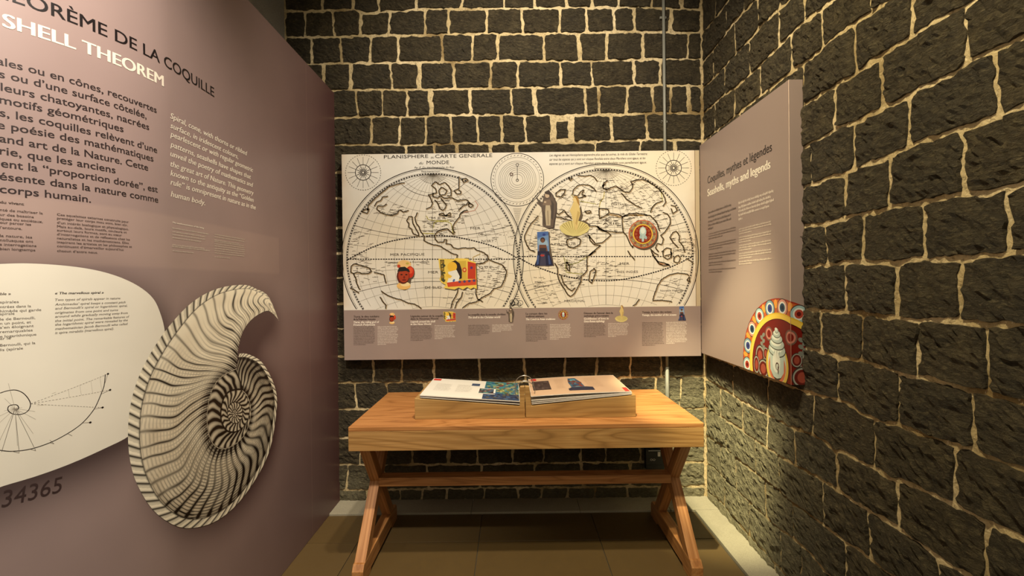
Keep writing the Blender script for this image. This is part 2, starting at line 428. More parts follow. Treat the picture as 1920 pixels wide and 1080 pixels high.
vertsR = [
 [1348], [1367, 1401], [1343, 1384, 1428], [1364, 1411, 1467], [1345, 1382, 1431, 1490, 1548],
 [1350, 1392, 1450, 1512, 1609, 1720], [1345, 1395, 1445, 1500, 1570, 1660, 1820], [1360, 1410, 1465, 1525, 1606, 1711],
 [1345, 1390, 1440, 1500, 1590, 1672, 1813], [1360, 1405, 1460, 1553, 1621, 1738, 1895], [1345, 1390, 1440, 1505, 1588, 1685, 1805],
 [1360, 1405, 1465, 1541, 1620, 1724, 1858], [1350, 1390, 1450, 1573, 1687, 1828], [1374, 1440, 1525, 1641, 1791],
 [1350, 1392, 1438, 1490, 1569, 1685, 1850], [1360, 1415, 1460, 1543, 1631, 1760], [1350, 1378, 1434, 1485, 1584, 1700], [1356, 1403, 1462, 1500, 1590], [1345, 1400, 1450, 1520]]
topr = [interp([(-9, ZT), (9, ZT)]), interp([(-9, 3.85), (9, 3.85)]), interp([(-9, 3.66), (9, 3.66)]), interp([(-9, 3.455), (9, 3.455)])]
bedsr = topr+[bedR(b) for b in bedsR]+[interp([(-9, 0.0), (9, 0.0)])]
for k in range(len(bedsr)-1):
    ci = k-3; zt, zb = bedsr[k], bedsr[k+1]
    if ci < 0: ys = rand_cuts(YNEAR, YW, .2, .3)
    else:
        ys = [on_x(v, 500, XR)[0] for v in vertsR[ci]]
        near = min(ys)
        y = near-random.uniform(.18, .27)
        while y > YNEAR+.1: ys.append(y); y -= random.uniform(.18, .27)
    ed = [YNEAR+.002]+sorted(y for y in ys if YNEAR+.05 < y < YW-.05)+[YW-.012]
    sl = [0]+[random.uniform(-.006, .006) for _ in ed[1:-1]]+[0]
    for i in range(len(ed)-1):
        sd += 1
        # a bed may pinch out at the near end: clamp
        z1 = (lambda a, zt=zt, zb=zb: max(zt(a), zb(a)+.03)); z2 = zb
        gap = random.choice([.003, .0045, .006, .007]) if ci < 15 else random.choice([.002, .003, .0045])
        make_stone(right, (ed[i]+sl[i], ed[i]-sl[i], ed[i+1]+sl[i+1], ed[i+1]-sl[i+1], z1, z2), R3, sd*7.1, gap, flip=True)

# --- plaster wall behind the tall board, ceiling
o = mesh_obj('wall_left', [(XW, -.2, 0), (XW, YW, 0), (XW, YW, ZT), (XW, -.2, ZT)], [(0, 1, 2, 3)], PLASTER, center=False); o['kind'] = 'structure'
o = mesh_obj('ceiling', [(XW, -.2, ZT), (XR, -.2, ZT), (XR, YW, ZT), (XW, YW, ZT)], [(0, 1, 2, 3)], CEIL, center=False); o['kind'] = 'structure'

# --- floor: bed of grout, large brown tiles, rough border stones along the two walls
V, Fc = boxv(-2.3, XR, -.3, YW, -.06, -.006)
fl = mesh_obj('floor', V, Fc, GROUT, center=False); fl['kind'] = 'structure'
YK, XK = 2.905, 1.150
tx = [-2.28, -1.585, -.90, -.207, .485, XK-.004]
ty = [YK-.004, 2.59, 1.90, 1.21, .52, -.17]
for i in range(len(tx)-1):
    for j in range(len(ty)-1):
        g = .0022
        o = box('tile', (tx[i]+g, tx[i+1]-g, ty[j+1]+g, ty[j]-g, -.02, 0.0), TILE, fl, .0015)
kb = [XW+.004, -.95, -.28, .42, 1.0, XR-.006]
for i in range(len(kb)-1):
    o = box('border_stone', (kb[i]+.001, kb[i+1]-.001, YK, YW-.006, -.02, .010), KERB, fl, .003)
kr = [YK-.003, 2.1, 1.3, .5, -.2]
for i in range(len(kr)-1):
    o = box('border_stone', (XK+.004, XR-.006, kr[i+1]+.001, kr[i]-.001, -.02, .010), KERB, fl, .003)

# ------------------------------------------------------------------ printing on surfaces
class Surf: pass
# map board (faces the room), legends board (right) and the curved shell board (left)
YM = 3.0
def SM(u, z, h): return (u, YM-h, z)
def toM(px, py): return on_y(px, py, YM)
XP, YC = 1.245, 2.035                                  # right board plane and its near corner
def SR(u, z, h):                                       # u = distance from far end, running towards the room then round the corner
    y = YM-u
    if y >= YC: return (XP-h, y, z)
    return (XP+(YC-y), YC-h, z)
def toR(px, py):
    y, z = on_x(px, py, XP); return YM-y, z
Y0, RC = 1.6, .62
def SL(u, z, h):
    if u >= 0: return (XL+h, Y0+u, z)
    p = -u/RC
    return (XL-RC+(RC+h)*math.cos(p), Y0-(RC+h)*math.sin(p), z)
def toL(px, py):
    d = ray(px, py)
    t = XL/d.x; y = d.y*t
    if y >= Y0: return y-Y0, EYE.z+d.z*t
    # circle centre (XL-RC, Y0), radius RC
    cx, cy = XL-RC, Y0
    A = d.x*d.x+d.y*d.y; Bq = -2*(d.x*cx+d.y*cy); Cq = cx*cx+cy*cy-RC*RC
    D = Bq*Bq-4*A*Cq
    if D < 0: return -RC*1.3, EYE.z
    t = (-Bq-math.sqrt(D))/(2*A)
    x, y = d.x*t, d.y*t
    p = math.atan2(Y0-y, x-cx)
    return -RC*p, EYE.z+d.z*t

class Ink:
    """flat print: collects coloured shapes laid on a board surface"""
    def __init__(s, surf, conv): s.S = surf; s.cv = conv; s.V = []; s.F = []; s.C = []; s.h = .0006
    def add(s, uv, faces, col, h=None):
        b = len(s.V); hh = s.h if h is None else h
        s.V += [s.S(u, z, hh) for u, z in uv]; s.F += [tuple(b+i for i in f) for f in faces]; s.C += [col]*len(faces)
    def poly(s, uv, col, px=True, h=None):
        if px: uv = [s.cv(*p) for p in uv]
        if h is None: s.h += .00003
        s.add(uv, [tuple(range(len(uv)))], col, h)
    def ell(s, cx, cy, rx, ry, col, n=28, rot=0, px=True, a0=0, a1=2*math.pi, h=None):
        P = []
        for i in range(n):
            a = a0+(a1-a0)*i/(n if a1-a0 > 6.2 else n-1)
            x, y = rx*math.cos(a), ry*math.sin(a)
            P.append((cx+x*math.cos(rot)-y*math.sin(rot), cy+x*math.sin(rot)+y*math.cos(rot)))
        s.poly(P, col, px, h)
    def ring(s, cx, cy, rx, ry, wd, col, n=64, px=True, dash=None, a0=0, a1=2*math.pi, h=None):
        P = [(cx+rx*math.cos(a0+(a1-a0)*i/n), cy+ry*math.sin(a0+(a1-a0)*i/n)) for i in range(n+1)]
        s.line(P, wd, col, px, dash, h)
    def line(s, pts, wd, col, px=True, dash=None, h=None, jit=0):
        """wd in metres"""
        if px: pts = [s.cv(*p) for p in pts]
        pts = [p for p in pts]
        if len(pts) < 2: return
        if dash:
            out = []; acc = 0; on = True; cur = [pts[0]]
            for a, b in zip(pts[:-1], pts[1:]):
                L = math.hypot(b[0]-a[0], b[1]-a[1]); pos_ = 0
                while L-pos_ > (dash[0] if on else dash[1])-acc:
                    pos_ += (dash[0] if on else dash[1])-acc; acc = 0
                    q = (a[0]+(b[0]-a[0])*pos_/L, a[1]+(b[1]-a[1])*pos_/L)
                    if on: cur.append(q); out.append(cur)
                    cur = [q]; on = not on
                acc += L-pos_
                cur.append(b)
            for c_ in out: s.line(c_, wd, col, False, None, h)
            return
        uv = []; n = len(pts)
        for i in range(n):
            a = pts[max(0, i-1)]; b = pts[min(n-1, i+1)]
            dx, dy = b[0]-a[0], b[1]-a[1]; L = math.hypot(dx, dy) or 1
            nx, ny = -dy/L*wd/2, dx/L*wd/2
            uv += [(pts[i][0]+nx, pts[i][1]+ny), (pts[i][0]-nx, pts[i][1]-ny)]
        s.add(uv, [(2*i, 2*i+1, 2*i+3, 2*i+2) for i in range(n-1)], col, h)
    def text(s, body, x0, x1, yb, em, col, bold=0.0, ital=0.0, full=None, px=True, at='end', slope=0.0, res=2, h=None):
        """x0, x1: where the visible words start and end; yb: baseline there"""
        if px:
            ua = s.cv(x0, yb)[0]; ub = s.cv(x1, yb)[0]
            z = s.cv(x1 if at == 'end' else x0, yb)[1]
        else: ua, ub, z = x0, x1, yb
        wt = bold; bold = 0.0; em = em*(1.0 if body.isupper() or body.isdigit() or em < .012 else 1.12)
        V, Fc, lo, hi = glyphs(body, bold, ital, res)
        k = (ub-ua)/(hi-lo)
        if full:
            V, Fc, lo2, hi2 = glyphs(full, bold, ital, res); off = ub-hi2*k
        else: off = ua-lo*k
        nb = 1 if wt < .004 else (2 if wt < .015 else 3)
        for b_ in range(nb):
            d_ = (b_-(nb-1)/2)*em*(.024 if nb == 2 else .030)
            s.add([(off+d_+v[0]*k, z+v[1]*em+slope*(off+v[0]*k-ua)) for v in V], Fc, col, (s.h if h is None else h)+b_*.00001)
    def bars(s, x0, x1, yb, hgt, col, px=True, at='start', fill=.86):
        """one line of print too small to read: word-shaped marks"""
        if px:
            ua, z = s.cv(x0, yb); ub = s.cv(x1, yb)[0]
            if at == 'end': z = s.cv(x1, yb)[1]
        else: ua, ub, z = x0, x1, yb
        d = 1 if ub > ua else -1; u = ua
        while (ub-u)*d > hgt*.8:
            wl = min(abs(ub-u), hgt*random.uniform(1.2, 6.0))
            n = max(1, int(wl/(hgt*.62)))
            for i in range(n):
                a = u+d*i*hgt*.62; b = a+d*hgt*.40; t = hgt*(1.0 if random.random() < .7 else 1.45)
                z0 = z-(hgt*.35 if random.random() < .12 else 0)
                q = [(a, z0), (b, z0), (b, z+t), (a, z+t)]
                s.add(q, [(0, 1, 2, 3)], col, None)
            u += d*(n*hgt*.62+hgt*.42)
    def build(s, name, parent, label=None):
        o = mesh_obj(name, s.V, s.F, PRINT, parent, colors=np.array([c if len(c) == 4 else tuple(c)+(1,) for c in s.C]))
        if label: o['label'] = label
        s.V = []; s.F = []; s.C = []
        return o
_gc = {}
def glyphs(body, bold, ital, res):
    key = (body, bold, ital, res)
    if key in _gc: return _gc[key]
    cu = bpy.data.curves.new('t', 'FONT'); cu.body = body; cu.size = 1.0; cu.shear = ital; cu.offset = bold
    cu.resolution_u = res; cu.fill_mode = 'FRONT'
    ob = bpy.data.objects.new('t', cu); COL.objects.link(ob)
    dg = bpy.context.evaluated_depsgraph_get(); dg.update()
    me = bpy.data.meshes.new_from_object(ob.evaluated_get(dg))
    V = [(v.co.x, v.co.y) for v in me.vertices]; Fc = [tuple(p.vertices) for p in me.polygons]
    bpy.data.objects.remove(ob); bpy.data.curves.remove(cu); bpy.data.meshes.remove(me)
    xs = [v[0] for v in V]
    _gc[key] = (V, Fc, min(xs), max(xs)); return _gc[key]
def catmull(P, n=8, closed=False):
    out = []; N = len(P)
    rngi = range(N if closed else N-1)
    for i in rngi:
        if closed: p = [P[(i-1) % N], P[i], P[(i+1) % N], P[(i+2) % N]]
        else: p = [P[max(0, i-1)], P[i], P[i+1], P[min(N-1, i+2)]]
        for j in range(n):
            t = j/n
            out.append(tuple(.5*((2*p[1][k])+(-p[0][k]+p[2][k])*t+(2*p[0][k]-5*p[1][k]+4*p[2][k]-p[3][k])*t*t+(-p[0][k]+3*p[1][k]-3*p[2][k]+p[3][k])*t**3) for k in range(2)))
    if not closed: out.append(tuple(P[-1]))
    return out

INK = S(38, 30, 24); WHITE = S(236, 226, 206); BLK = S(34, 26, 24)
# ================================================================== the tall curved shell board on the left
ZTOP = EYE.z+1.314
UE = 3.086-Y0; UN = -RC*1.05
board = thing('exhibition_board', 'tall curved mauve board printed with a giant ammonite and the shell theorem text', 'display board', (XL-.02, 2.2, 0))
us = list(np.linspace(UN, 0, 28))+list(np.linspace(0, 1, 4))[1:]
def slab(name, ua, ub, parent, mat):
    U = [ua]+[u for u in np.linspace(UN, 0, 28) if ua < u < ub]+[ub]
    V = []; n = len(U)
    for u in U:
        for (z, h) in ((0.002, 0), (ZTOP, 0), (ZTOP, -.045), (0.002, -.045)): V.append(SL(u, z, h))
    Fc = []
    for i in range(n-1):
        for k in range(4):
            k2 = (k+1) % 4; Fc.append((4*i+k, 4*i+k2, 4*(i+1)+k2, 4*(i+1)+k))
    Fc += [(0, 3, 2, 1), (4*n-4, 4*n-3, 4*n-2, 4*n-1)]
    o = mesh_obj(name, V, Fc, mat, parent); return o
useam = toL(579, 520)[0]
bd = slab('board_sheet', UN, useam-.0012, board, BOARD)
bd2 = slab('board_sheet', useam+.0012, UE, board, BOARD)

# shapes on it, in board coordinates
oval_px = [(0, 495), (80, 495), (160, 503), (217, 517), (260, 537), (287, 560), (300, 587), (308, 617), (310, 650), (303, 700), (288, 750), (264, 793), (239, 819), (200, 839), (133, 869), (67, 893), (0, 913)]
oval = [toL(*p) for p in oval_px]
zc_ = (oval[0][1]+oval[-1][1])/2
oval = catmull(oval+[(oval[-1][0]-.10, oval[-1][1]-.015), (oval[0][0]-.17, zc_-.05), (oval[0][0]-.12, oval[0][1]-.02)], 4, True)
def A4(x, y): return (220+x/2.1176, 500+y/2.1176)
Opx = [(640, 215), (600, 120), (550, 88), (500, 72), (400, 86), (300, 138), (205, 235), (130, 345), (75, 460), (45, 590), (45, 740), (80, 870), (160, 985), (270, 1038), (400, 1005), (510, 900), (600, 740), (632, 560), (622, 470), (575, 382), (520, 348), (482, 345)]
Ipx = [(640, 212), (602, 176), (562, 188), (524, 218), (494, 265), (478, 330), (470, 400), (430, 425), (400, 450), (372, 495), (357, 570), (356, 630), (372, 695), (400, 720), (435, 719), (475, 697), (508, 660), (526, 600), (526, 550), (505, 503), (482, 489), (460, 490)]
shell_out = catmull([toL(*A4(*p)) for p in Opx], 4)
shell_in = catmull([toL(*A4(*p)) for p in Ipx], 4)

# base print: one coloured sheet (mauve, the paler text band, and the printed soft shadows of the design)
nu_, nz_ = 330, 230
Ug = np.linspace(UN, UE, nu_); Zg = np.linspace(.002, ZTOP, nz_)
UU, ZZ = np.meshgrid(Ug, Zg)
def inside(poly):
    P = np.array(poly); r = np.zeros(UU.shape, bool); j = len(P)-1
    for i in range(len(P)):
        c = ((P[i, 1] > ZZ) != (P[j, 1] > ZZ))
        with np.errstate(divide='ignore', invalid='ignore'):
            xx = (P[j, 0]-P[i, 0])*(ZZ-P[i, 1])/(P[j, 1]-P[i, 1]+1e-12)+P[i, 0]
        r ^= c & (UU < xx); j = i
    return r.astype(float)
def blur(a, k):
    for ax in (0, 1):
        for _ in range(3):
            p = np.pad(a, [(k, k) if i == ax else (0, 0) for i in (0, 1)], mode='edge')
            cs = np.cumsum(np.insert(p, 0, 0, axis=ax), axis=ax)
            a = (np.take(cs, range(2*k+1, cs.shape[ax]), axis=ax)-np.take(cs, range(0, cs.shape[ax]-2*k-1), axis=ax))/(2*k+1)
    return a
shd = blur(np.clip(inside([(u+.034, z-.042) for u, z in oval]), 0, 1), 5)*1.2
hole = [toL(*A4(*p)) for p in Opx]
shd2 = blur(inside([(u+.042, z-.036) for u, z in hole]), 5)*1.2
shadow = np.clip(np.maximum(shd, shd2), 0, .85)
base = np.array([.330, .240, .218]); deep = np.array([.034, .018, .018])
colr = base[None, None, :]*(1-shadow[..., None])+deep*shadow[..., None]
# darker towards the far end: the print's own gradient plus light falloff painted in
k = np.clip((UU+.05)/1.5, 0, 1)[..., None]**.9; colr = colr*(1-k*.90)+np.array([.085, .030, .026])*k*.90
zb1 = toL(260, 395)[1]; zb2 = toL(523, 511)[1]; ub = toL(523, 480)[0]
band = ((ZZ < zb1) & (ZZ > zb2) & (UU < ub))[..., None]
colr = np.where(band, colr*np.array([1.10, 1.08, 1.03])+.012, colr)
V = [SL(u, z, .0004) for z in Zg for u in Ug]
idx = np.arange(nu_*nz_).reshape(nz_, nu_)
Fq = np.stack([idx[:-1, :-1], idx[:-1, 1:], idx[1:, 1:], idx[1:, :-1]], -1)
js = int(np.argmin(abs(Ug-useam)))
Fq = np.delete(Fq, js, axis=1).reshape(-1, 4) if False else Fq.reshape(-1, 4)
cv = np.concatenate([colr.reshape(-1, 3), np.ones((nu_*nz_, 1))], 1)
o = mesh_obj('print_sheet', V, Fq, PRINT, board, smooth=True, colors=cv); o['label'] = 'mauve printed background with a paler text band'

ik = Ink(SL, toL)
ik.line([(useam, .004), (useam, ZTOP-.002)], .0022, S(150, 125, 112), px=False, h=.0008)
ik.line([(UN+.02, zb2), (ub, zb2)], .0012, S(120, 92, 85), px=False, h=.0007)
ik.line([(toL(100, 380)[0], zb1), (ub, zb1)], .0008, S(165, 138, 120), px=False, h=.0007)
ik.build('seam_line', board)
ik = Ink(SL, toL)
us_ = [p[0] for p in oval]; ulo, uhi = min(us_), max(us_); NS = 90; cols_ = []
for i in range(NS+1):
    u = ulo+(uhi-ulo)*(.5-.5*math.cos(math.pi*min(max(i/NS, .0005), .9995)))
    zz_ = []
    for a, b in zip(oval, oval[1:]+oval[:1]):
        if (a[0]-u)*(b[0]-u) < 0: zz_.append(a[1]+(b[1]-a[1])*(u-a[0])/(b[0]-a[0]))
    if len(zz_) >= 2: cols_ += [(u, min(zz_)), (u, max(zz_))]
ik.add(cols_, [(2*i, 2*i+2, 2*i+3, 2*i+1) for i in range(len(cols_)//2-1)], S(232, 226, 208), .0009)
ik.build('oval_medallion', board, 'cream oval with the spiral text and diagram')

# text
ik = Ink(SL, toL); ik.h = .0012
ik.text('ÉORÈME DE LA COQUILLE', 27, 401, 182, .0535, S(30, 24, 24), bold=.004, full='THÉORÈME DE LA COQUILLE', res=4)
ik.build('title_lettering', board, 'black French title')
ik = Ink(SL, toL); ik.h = .0012
ik.text('SHELL THEOREM', 8, 306, 162, .052, WHITE, bold=.018, full='THE SHELL THEOREM', res=4)
ik.build('title_lettering', board, 'cream English title')
ik = Ink(SL, toL); ik.h = .0012
DK = S(52, 42, 42)
for t, x0, x1, y in [('ales ou en cônes, recouvertes', -4, 293, 212), ('s ou d’une surface côtelée,', 0, 274, 223), ('leurs chatoyantes, nacrées', 3, 279, 244), ('motifs géométriques', 0, 231, 248),
        ('s, les coquilles relèvent d’une', 1, 294, 287), ('e poésie des mathématiques', -4, 287, 303), ('and art de la Nature. Cette', 0, 277, 320), ('rie, que les anciens', 0, 216, 325),
        ('ent la “proportion dorée”, est', 3, 295, 361), ('ésente dans la nature comme', 0, 296, 380), ('corps humain.', 0, 170, 380)]:
    ik.text(t, x0, x1, y, .0268, DK, bold=.008, res=3)
for t, x1, y in [('Spiral, cone, with thorns or ribbed', 463, 292), ('surface, in iridescent colours,', 446, 298), ('pearlescent or with regular geometric', 474, 323), ('patterns, seashells have shapes that', 470, 336),
        ('unveil the poetry of mathematics and', 474, 351), ('the great art of Nature. This geometry', 475, 366), ('known to the antiquity as the “Golden', 475, 379), ('rule” is omnipresent in nature as in the', 479, 393), ('human body.', 384, 385)]:
    ik.text(t, 320, x1, y, .0262, WHITE, bold=.008, ital=.22, res=3)
ik.text('34365', 2, 117, 921, .062, S(58, 42, 40), ital=.15, res=4)
SM_ = S(75, 60, 55)
ik.text('du vivant', 0, 45, 385, .0098, SM_, bold=.03)
for t, x1, y in [('nté de maîtriser la', 80, 402), ('ur des besoins', 63, 409), ('iques ou sociétaux,', 80, 418), ('our percer les', 58, 423), ('l’entoure.', 41, 431), ('la nature, les', 60, 447), ('nollusques ont', 62, 455), ('s interrogations', 68, 463), ('bien longtemps', 66, 471)]:
    ik.text(t, 0, x1, y, .0098, SM_, bold=.01)
for t, x1, y in [('Ces squelettes externes construits pour', 241, 418), ('protéger leur corps mou sont, bien sûr,', 239, 424), ('d’un intérêt biologique et physiologique.', 241, 431.5), ('Mais au-delà, leurs motifs, couleurs et', 237, 437.5), ('surtout leurs formes, sont au cœur', 228, 443),
        ('d’interrogations et de réflexions chez les', 243, 451), ('naturalistes et les mathématiciens. Elles', 241, 457.5), ('inspirent les artistes et les philosophes et', 247, 464.5), ('continuent d’émerveiller aujourd’hui', 231, 470), ('chacun d’entre nous.', 183, 475.5)]:
    ik.text(t, 107, x1, y, .0096, SM_, bold=.01)
ik.text('The mathematisation of the living', 323, 382, 429, .0078, WHITE, bold=.02, ital=.2)
for x1, y in [(391, 440), (385, 445), (385, 450), (377, 454), (383, 467), (393, 471), (363, 475)]: ik.bars(323, x1, y, .0032, S(200, 186, 168), at='end')
for i, x1 in enumerate([459, 458, 448, 457, 458, 459, 459, 459, 458, 432]): ik.bars(402, x1, 450+i*3.9, .0031, S(190, 176, 158), at='end')
DG = S(112, 104, 94)
ik.text('ble »', 0, 20, 553, .0098, DG, bold=.03, ital=.2)
ik.text('« The marvellous spiral »', 103, 194, 550.5, .0100, S(60, 52, 48), bold=.03, ital=.2)
for t, x1, y in [('spirales', 35, 568), ('ntrées dans la', 58, 576), ('himède qui garde', 77, 583), ('spirale', 27, 590), ('le de Bernoulli,', 66, 598), ('n un point, et', 58, 606), ('s’en éloignant', 63, 613), ('remarquables', 61, 621), ('e logarithmique', 68, 629), ('ar le', 20, 636), ('Bernoulli, qui la', 66, 645), ('lis (spirale', 43, 655)]:
    ik.text(t, 0, x1, y, .0100, DG, bold=.008)
for t, x1, y in [('Two types of spirals appear in nature:', 226, 561), ('Archimedes’ spiral keeps a constant pitch', 235, 568.5), ('and Bernoulli’s spiral or logarithmic spiral,', 238, 575), ('originates from one point and turns', 221, 583), ('around while gradually moving away from', 239, 588.5),
        ('the initial point. The remarkable features of', 242, 595.5), ('the logarithmic spiral were revealed by the', 239, 602), ('mathematician Jacob Bernoulli who called', 239, 609), ('it spira mirabilis (marvellous spiral).', 213, 618)]:
    ik.text(t, 103, x1, y, .0098, DG, bold=.008, ital=.22)
ik.build('text_lettering', board)['kind'] = 'stuff'
# spiral diagram
ik = Ink(SL, toL); ik.h = .0012
outer = [(197, 702), (195, 722), (189, 739), (176, 767), (154, 793), (126, 813), (93, 830), (56, 842), (22, 846), (0, 844)]
ol = catmull([toL(*p) for p in outer], 6); ol += [(ol[-1][0]-.03, ol[-1][1]+.006)]
ik.line(ol, .0020, INK, px=False)
inner = [(0, 737), (12, 733), (28, 731), (42, 736), (52, 746), (57, 757), (54, 768), (45, 775), (33, 777), (22, 775), (15, 769), (16, 762), (23, 759), (31, 759), (35, 764), (32, 768), (27, 767)]
il = catmull([toL(*p) for p in inner], 6); ik.line(il, .0018, INK, px=False)
ctr = toL(28, 766)
tips = [(202, 701), (206, 731), (192, 764), (169, 792), (135, 817), (101, 832), (67, 845), (36, 849), (3, 847)]
for i, p in enumerate(tips):
    q = toL(*p); ik.line([toL(57, 757) if i < 3 else ctr, q], .0009, S(120, 112, 100), px=False, dash=(.004, .003) if i < 3 else None)
    if i < 4: ik.ell(q[0], q[1], .003, .003, INK, 10, px=False)
    if i < 8:
        r_ = toL(*outer[min(len(outer)-1, i+1)]); ik.line([q, r_], .0008, S(110, 100, 90), px=False)
for j in range(14):
    a = math.pi*(.55+j*.12); L = .07+.03*math.sin(j)
    ik.line([ctr, (ctr[0]-L*math.cos(a)*-1, ctr[1]+L*math.sin(a))], .0007, S(165, 156, 140), px=False)
for f_ in (.45, .6, .75, .88):
    a = toL(202, 701); b = toL(57, 757); c_ = toL(206, 731)
    ik.line([(b[0]+(a[0]-b[0])*f_, b[1]+(a[1]-b[1])*f_), (b[0]+(c_[0]-b[0])*f_, b[1]+(c_[1]-b[1])*f_)], .0006, S(165, 156, 140), px=False)
ik.build('spiral_diagram', board, 'thin black line drawing of a spiral')

# ammonite drawing: dense sheet coloured like the engraving
def sample(P, n):
    P = np.array(P); t = np.linspace(0, len(P)-1, n); i = np.clip(t.astype(int), 0, len(P)-2); f = (t-i)[:, None]
    return P[i]*(1-f)+P[i+1]*f
CR_ = np.array(S(250, 241, 214)[:3]); BR_ = np.array(S(26, 17, 11)[:3]); TAN = np.array(S(158, 128, 84)[:3])
def sst(a, b, x): x = np.clip((x-a)/(b-a), 0, 1); return x*x*(3-2*x)
def vn(n1, n2, a, b, seed):                # smooth value noise on a grid
    r = np.random.RandomState(seed).rand(a+2, b+2); x = np.linspace(0, a, n1); y = np.linspace(0, b, n2)
    xi = x.astype(int); yi = y.astype(int); fx = sst(0, 1, x-xi)[:, None]; fy = sst(0, 1, y-yi)[None, :]
    return (r[np.ix_(xi, yi)]*(1-fx)+r[np.ix_(xi+1, yi)]*fx)*(1-fy)+(r[np.ix_(xi, yi+1)]*(1-fx)+r[np.ix_(xi+1, yi+1)]*fx)*fy
SV, SF, SC = [], [], []
def whorl(O, I, nt, ns, colf, h):
    Oa, Ia = sample(O, nt), sample(I, nt); s = np.linspace(0, 1, ns)
    P = Oa[:, None, :]*(1-s[None, :, None])+Ia[:, None, :]*s[None, :, None]
    T, Sg = np.meshgrid(np.linspace(0, 1, nt), s, indexing='ij')
    C_ = colf(T, Sg)
    b = len(SV)
    SV.extend(SL(float(u), float(z), h) for u, z in P.reshape(-1, 2))
    SC.extend(np.concatenate([C_.reshape(-1, 3), np.ones((nt*ns, 1))], 1).tolist())
    idx = b+np.arange(nt*ns).reshape(nt, ns)
    SF.extend(np.stack([idx[:-1, :-1], idx[:-1, 1:], idx[1:, 1:], idx[1:, :-1]], -1).reshape(-1, 4).tolist())
def big(T, s):
    nt, ns = T.shape
    rim = .085+.10*sst(.55, 1, T)*0+.02
    # ribs: swept lines, coarse near the mouth, tighter round the back
    wig = .010*np.sin(s*7.5+1.0)+.006*(vn(nt, ns, 40, 6, 3)-.5)
    ph = (T+wig*(1-.4*T))
    ph = ph+.22*(ph**2)                    # ribs get closer
    nr = 42
    fr = (ph*nr) % 1.0
    rib = np.exp(-((fr-.5)/(.10+.10*sst(.45, .75, T)+.05*s))**2)
    fine = .5+.5*np.sin(ph*nr*2*math.pi*3+2*np.sin(s*5))
    fine = sst(.55, .95, fine)*sst(.15, .8, s)*(1-sst(.5, .7, T)*.6)
    strong = .60+.40*sst(.3, .9, vn(nt, ns, 24, 3, 8))
    dark = np.maximum(rib*strong, fine*.55)
    # cross hatching
    cross = .5+.5*np.sin(s*2*math.pi*26+3*vn(nt, ns, 60, 5, 5))
    zone = sst(.28, .36, T)*(1-sst(.88, .95, T))*.9
    dark = np.maximum(dark, sst(.62, .95, cross)*zone*(.35+.6*sst(.5, .62, T))*(1-.3*s))
    # engraved shading: heavy at the umbilicus and under the keel, pale on the flank
    shade = sst(.80, 1.0, s)*.75*sst(.12, .3, T)+.55*np.exp(-((s-.14)/.05)**2)*sst(.5, .62, T)+.35*sst(.56, .72, T)*sst(.0, .3, s)*(1-sst(.35, .75, s))+.45*sst(.82, .95, T)
    dark = np.clip(dark*1.1+shade*.8, 0, 1)
    tone = (.25*vn(nt, ns, 30, 8, 2)+.30*sst(.35, .5, T)*(1-s))
    c = CR_*(1-tone[..., None])+TAN*tone[..., None]
    c = c*(1-dark[..., None])+BR_*dark[..., None]
    # rope along the keel
    rp = (T*74-s*9.0*(1-.1*T)) % 1.0
    rd = np.exp(-((rp-.5)/.16)**2)
    rd = np.maximum(rd, sst(.085, .105, s)*1.0)
    rc_ = CR_[None, None, :]*(1-.25*sst(.3, .8, rp))[..., None]
    rc_ = rc_*(1-rd[..., None])+BR_*rd[..., None]
    isr = (s < .105)[..., None]
    return np.where(isr, rc_, c)
whorl(shell_out, shell_in, 1150, 110, big, .0014)
def inner_w(n, tw, seed, darkness):
    def f(T, s):
        nt, ns = T.shape
        ph = T*n+tw*np.sin(s*3.0)+.3*(vn(nt, ns, 20, 3, seed)-.5)
        fr = ph % 1.0
        d = np.exp(-((fr-.5)/.27)**2)
        d = np.maximum(d, .9*sst(.86, 1, s)); d = np.maximum(d, .9*(1-sst(.0, .09, s)))
        d = np.clip(d+darkness*sst(.2, .9, s)+.15, 0, 1)
        c = (CR_*.75+TAN*.25)[None, None, :]*np.ones(T.shape+(1,))
        return c*(1-d[..., None])+BR_*d[..., None]
    return f
def ellp(cx, cy, rx, ry, n=60, a0=-math.pi/2): return [toL(*A4(cx+rx*math.cos(a0-2*math.pi*i/n), cy+ry*math.sin(a0-2*math.pi*i/n))) for i in range(n+1)]
E1 = [toL(*A4(*p)) for p in [(472, 405), (432, 424), (400, 449), (373, 493), (357, 560), (355, 625), (370, 690), (400, 720), (435, 720), (475, 698), (507, 660), (526, 600), (526, 548), (512, 510), (495, 492)]]
E1c = catmull(E1, 5)
E2 = ellp(467, 573, 57, 82); E3 = ellp(466, 580, 30, 42); E4 = ellp(465, 583, 11, 15)
E2n = [toL(*A4(*p)) for p in [(500, 490), (470, 490), (440, 500), (420, 530), (411, 575), (414, 615), (430, 645), (452, 655), (475, 652), (497, 638), (514, 612), (523, 580), (522, 545), (510, 515), (498, 495)]]
whorl(E1c, catmull(E2n, 5), 420, 36, inner_w(21, .35, 4, .35), .0016)
whorl(catmull(E2n, 5), E3, 360, 26, inner_w(20, .3, 6, .2), .00165)
whorl(E3, E4, 200, 18, inner_w(15, .3, 7, .1), .0017)
whorl(E4, ellp(465, 583, 1, 1), 80, 8, inner_w(7, .3, 9, .1), .00175)
o = mesh_obj('ammonite_drawing', SV, SF, PRINT, board, smooth=True, colors=SC); o['label'] = 'engraved ammonite in cream and dark brown'
ik = Ink(SL, toL)
ik.line(E1c, .0022, S(200, 190, 165), px=False, h=.0019)
ik.build('highlight_line', board)

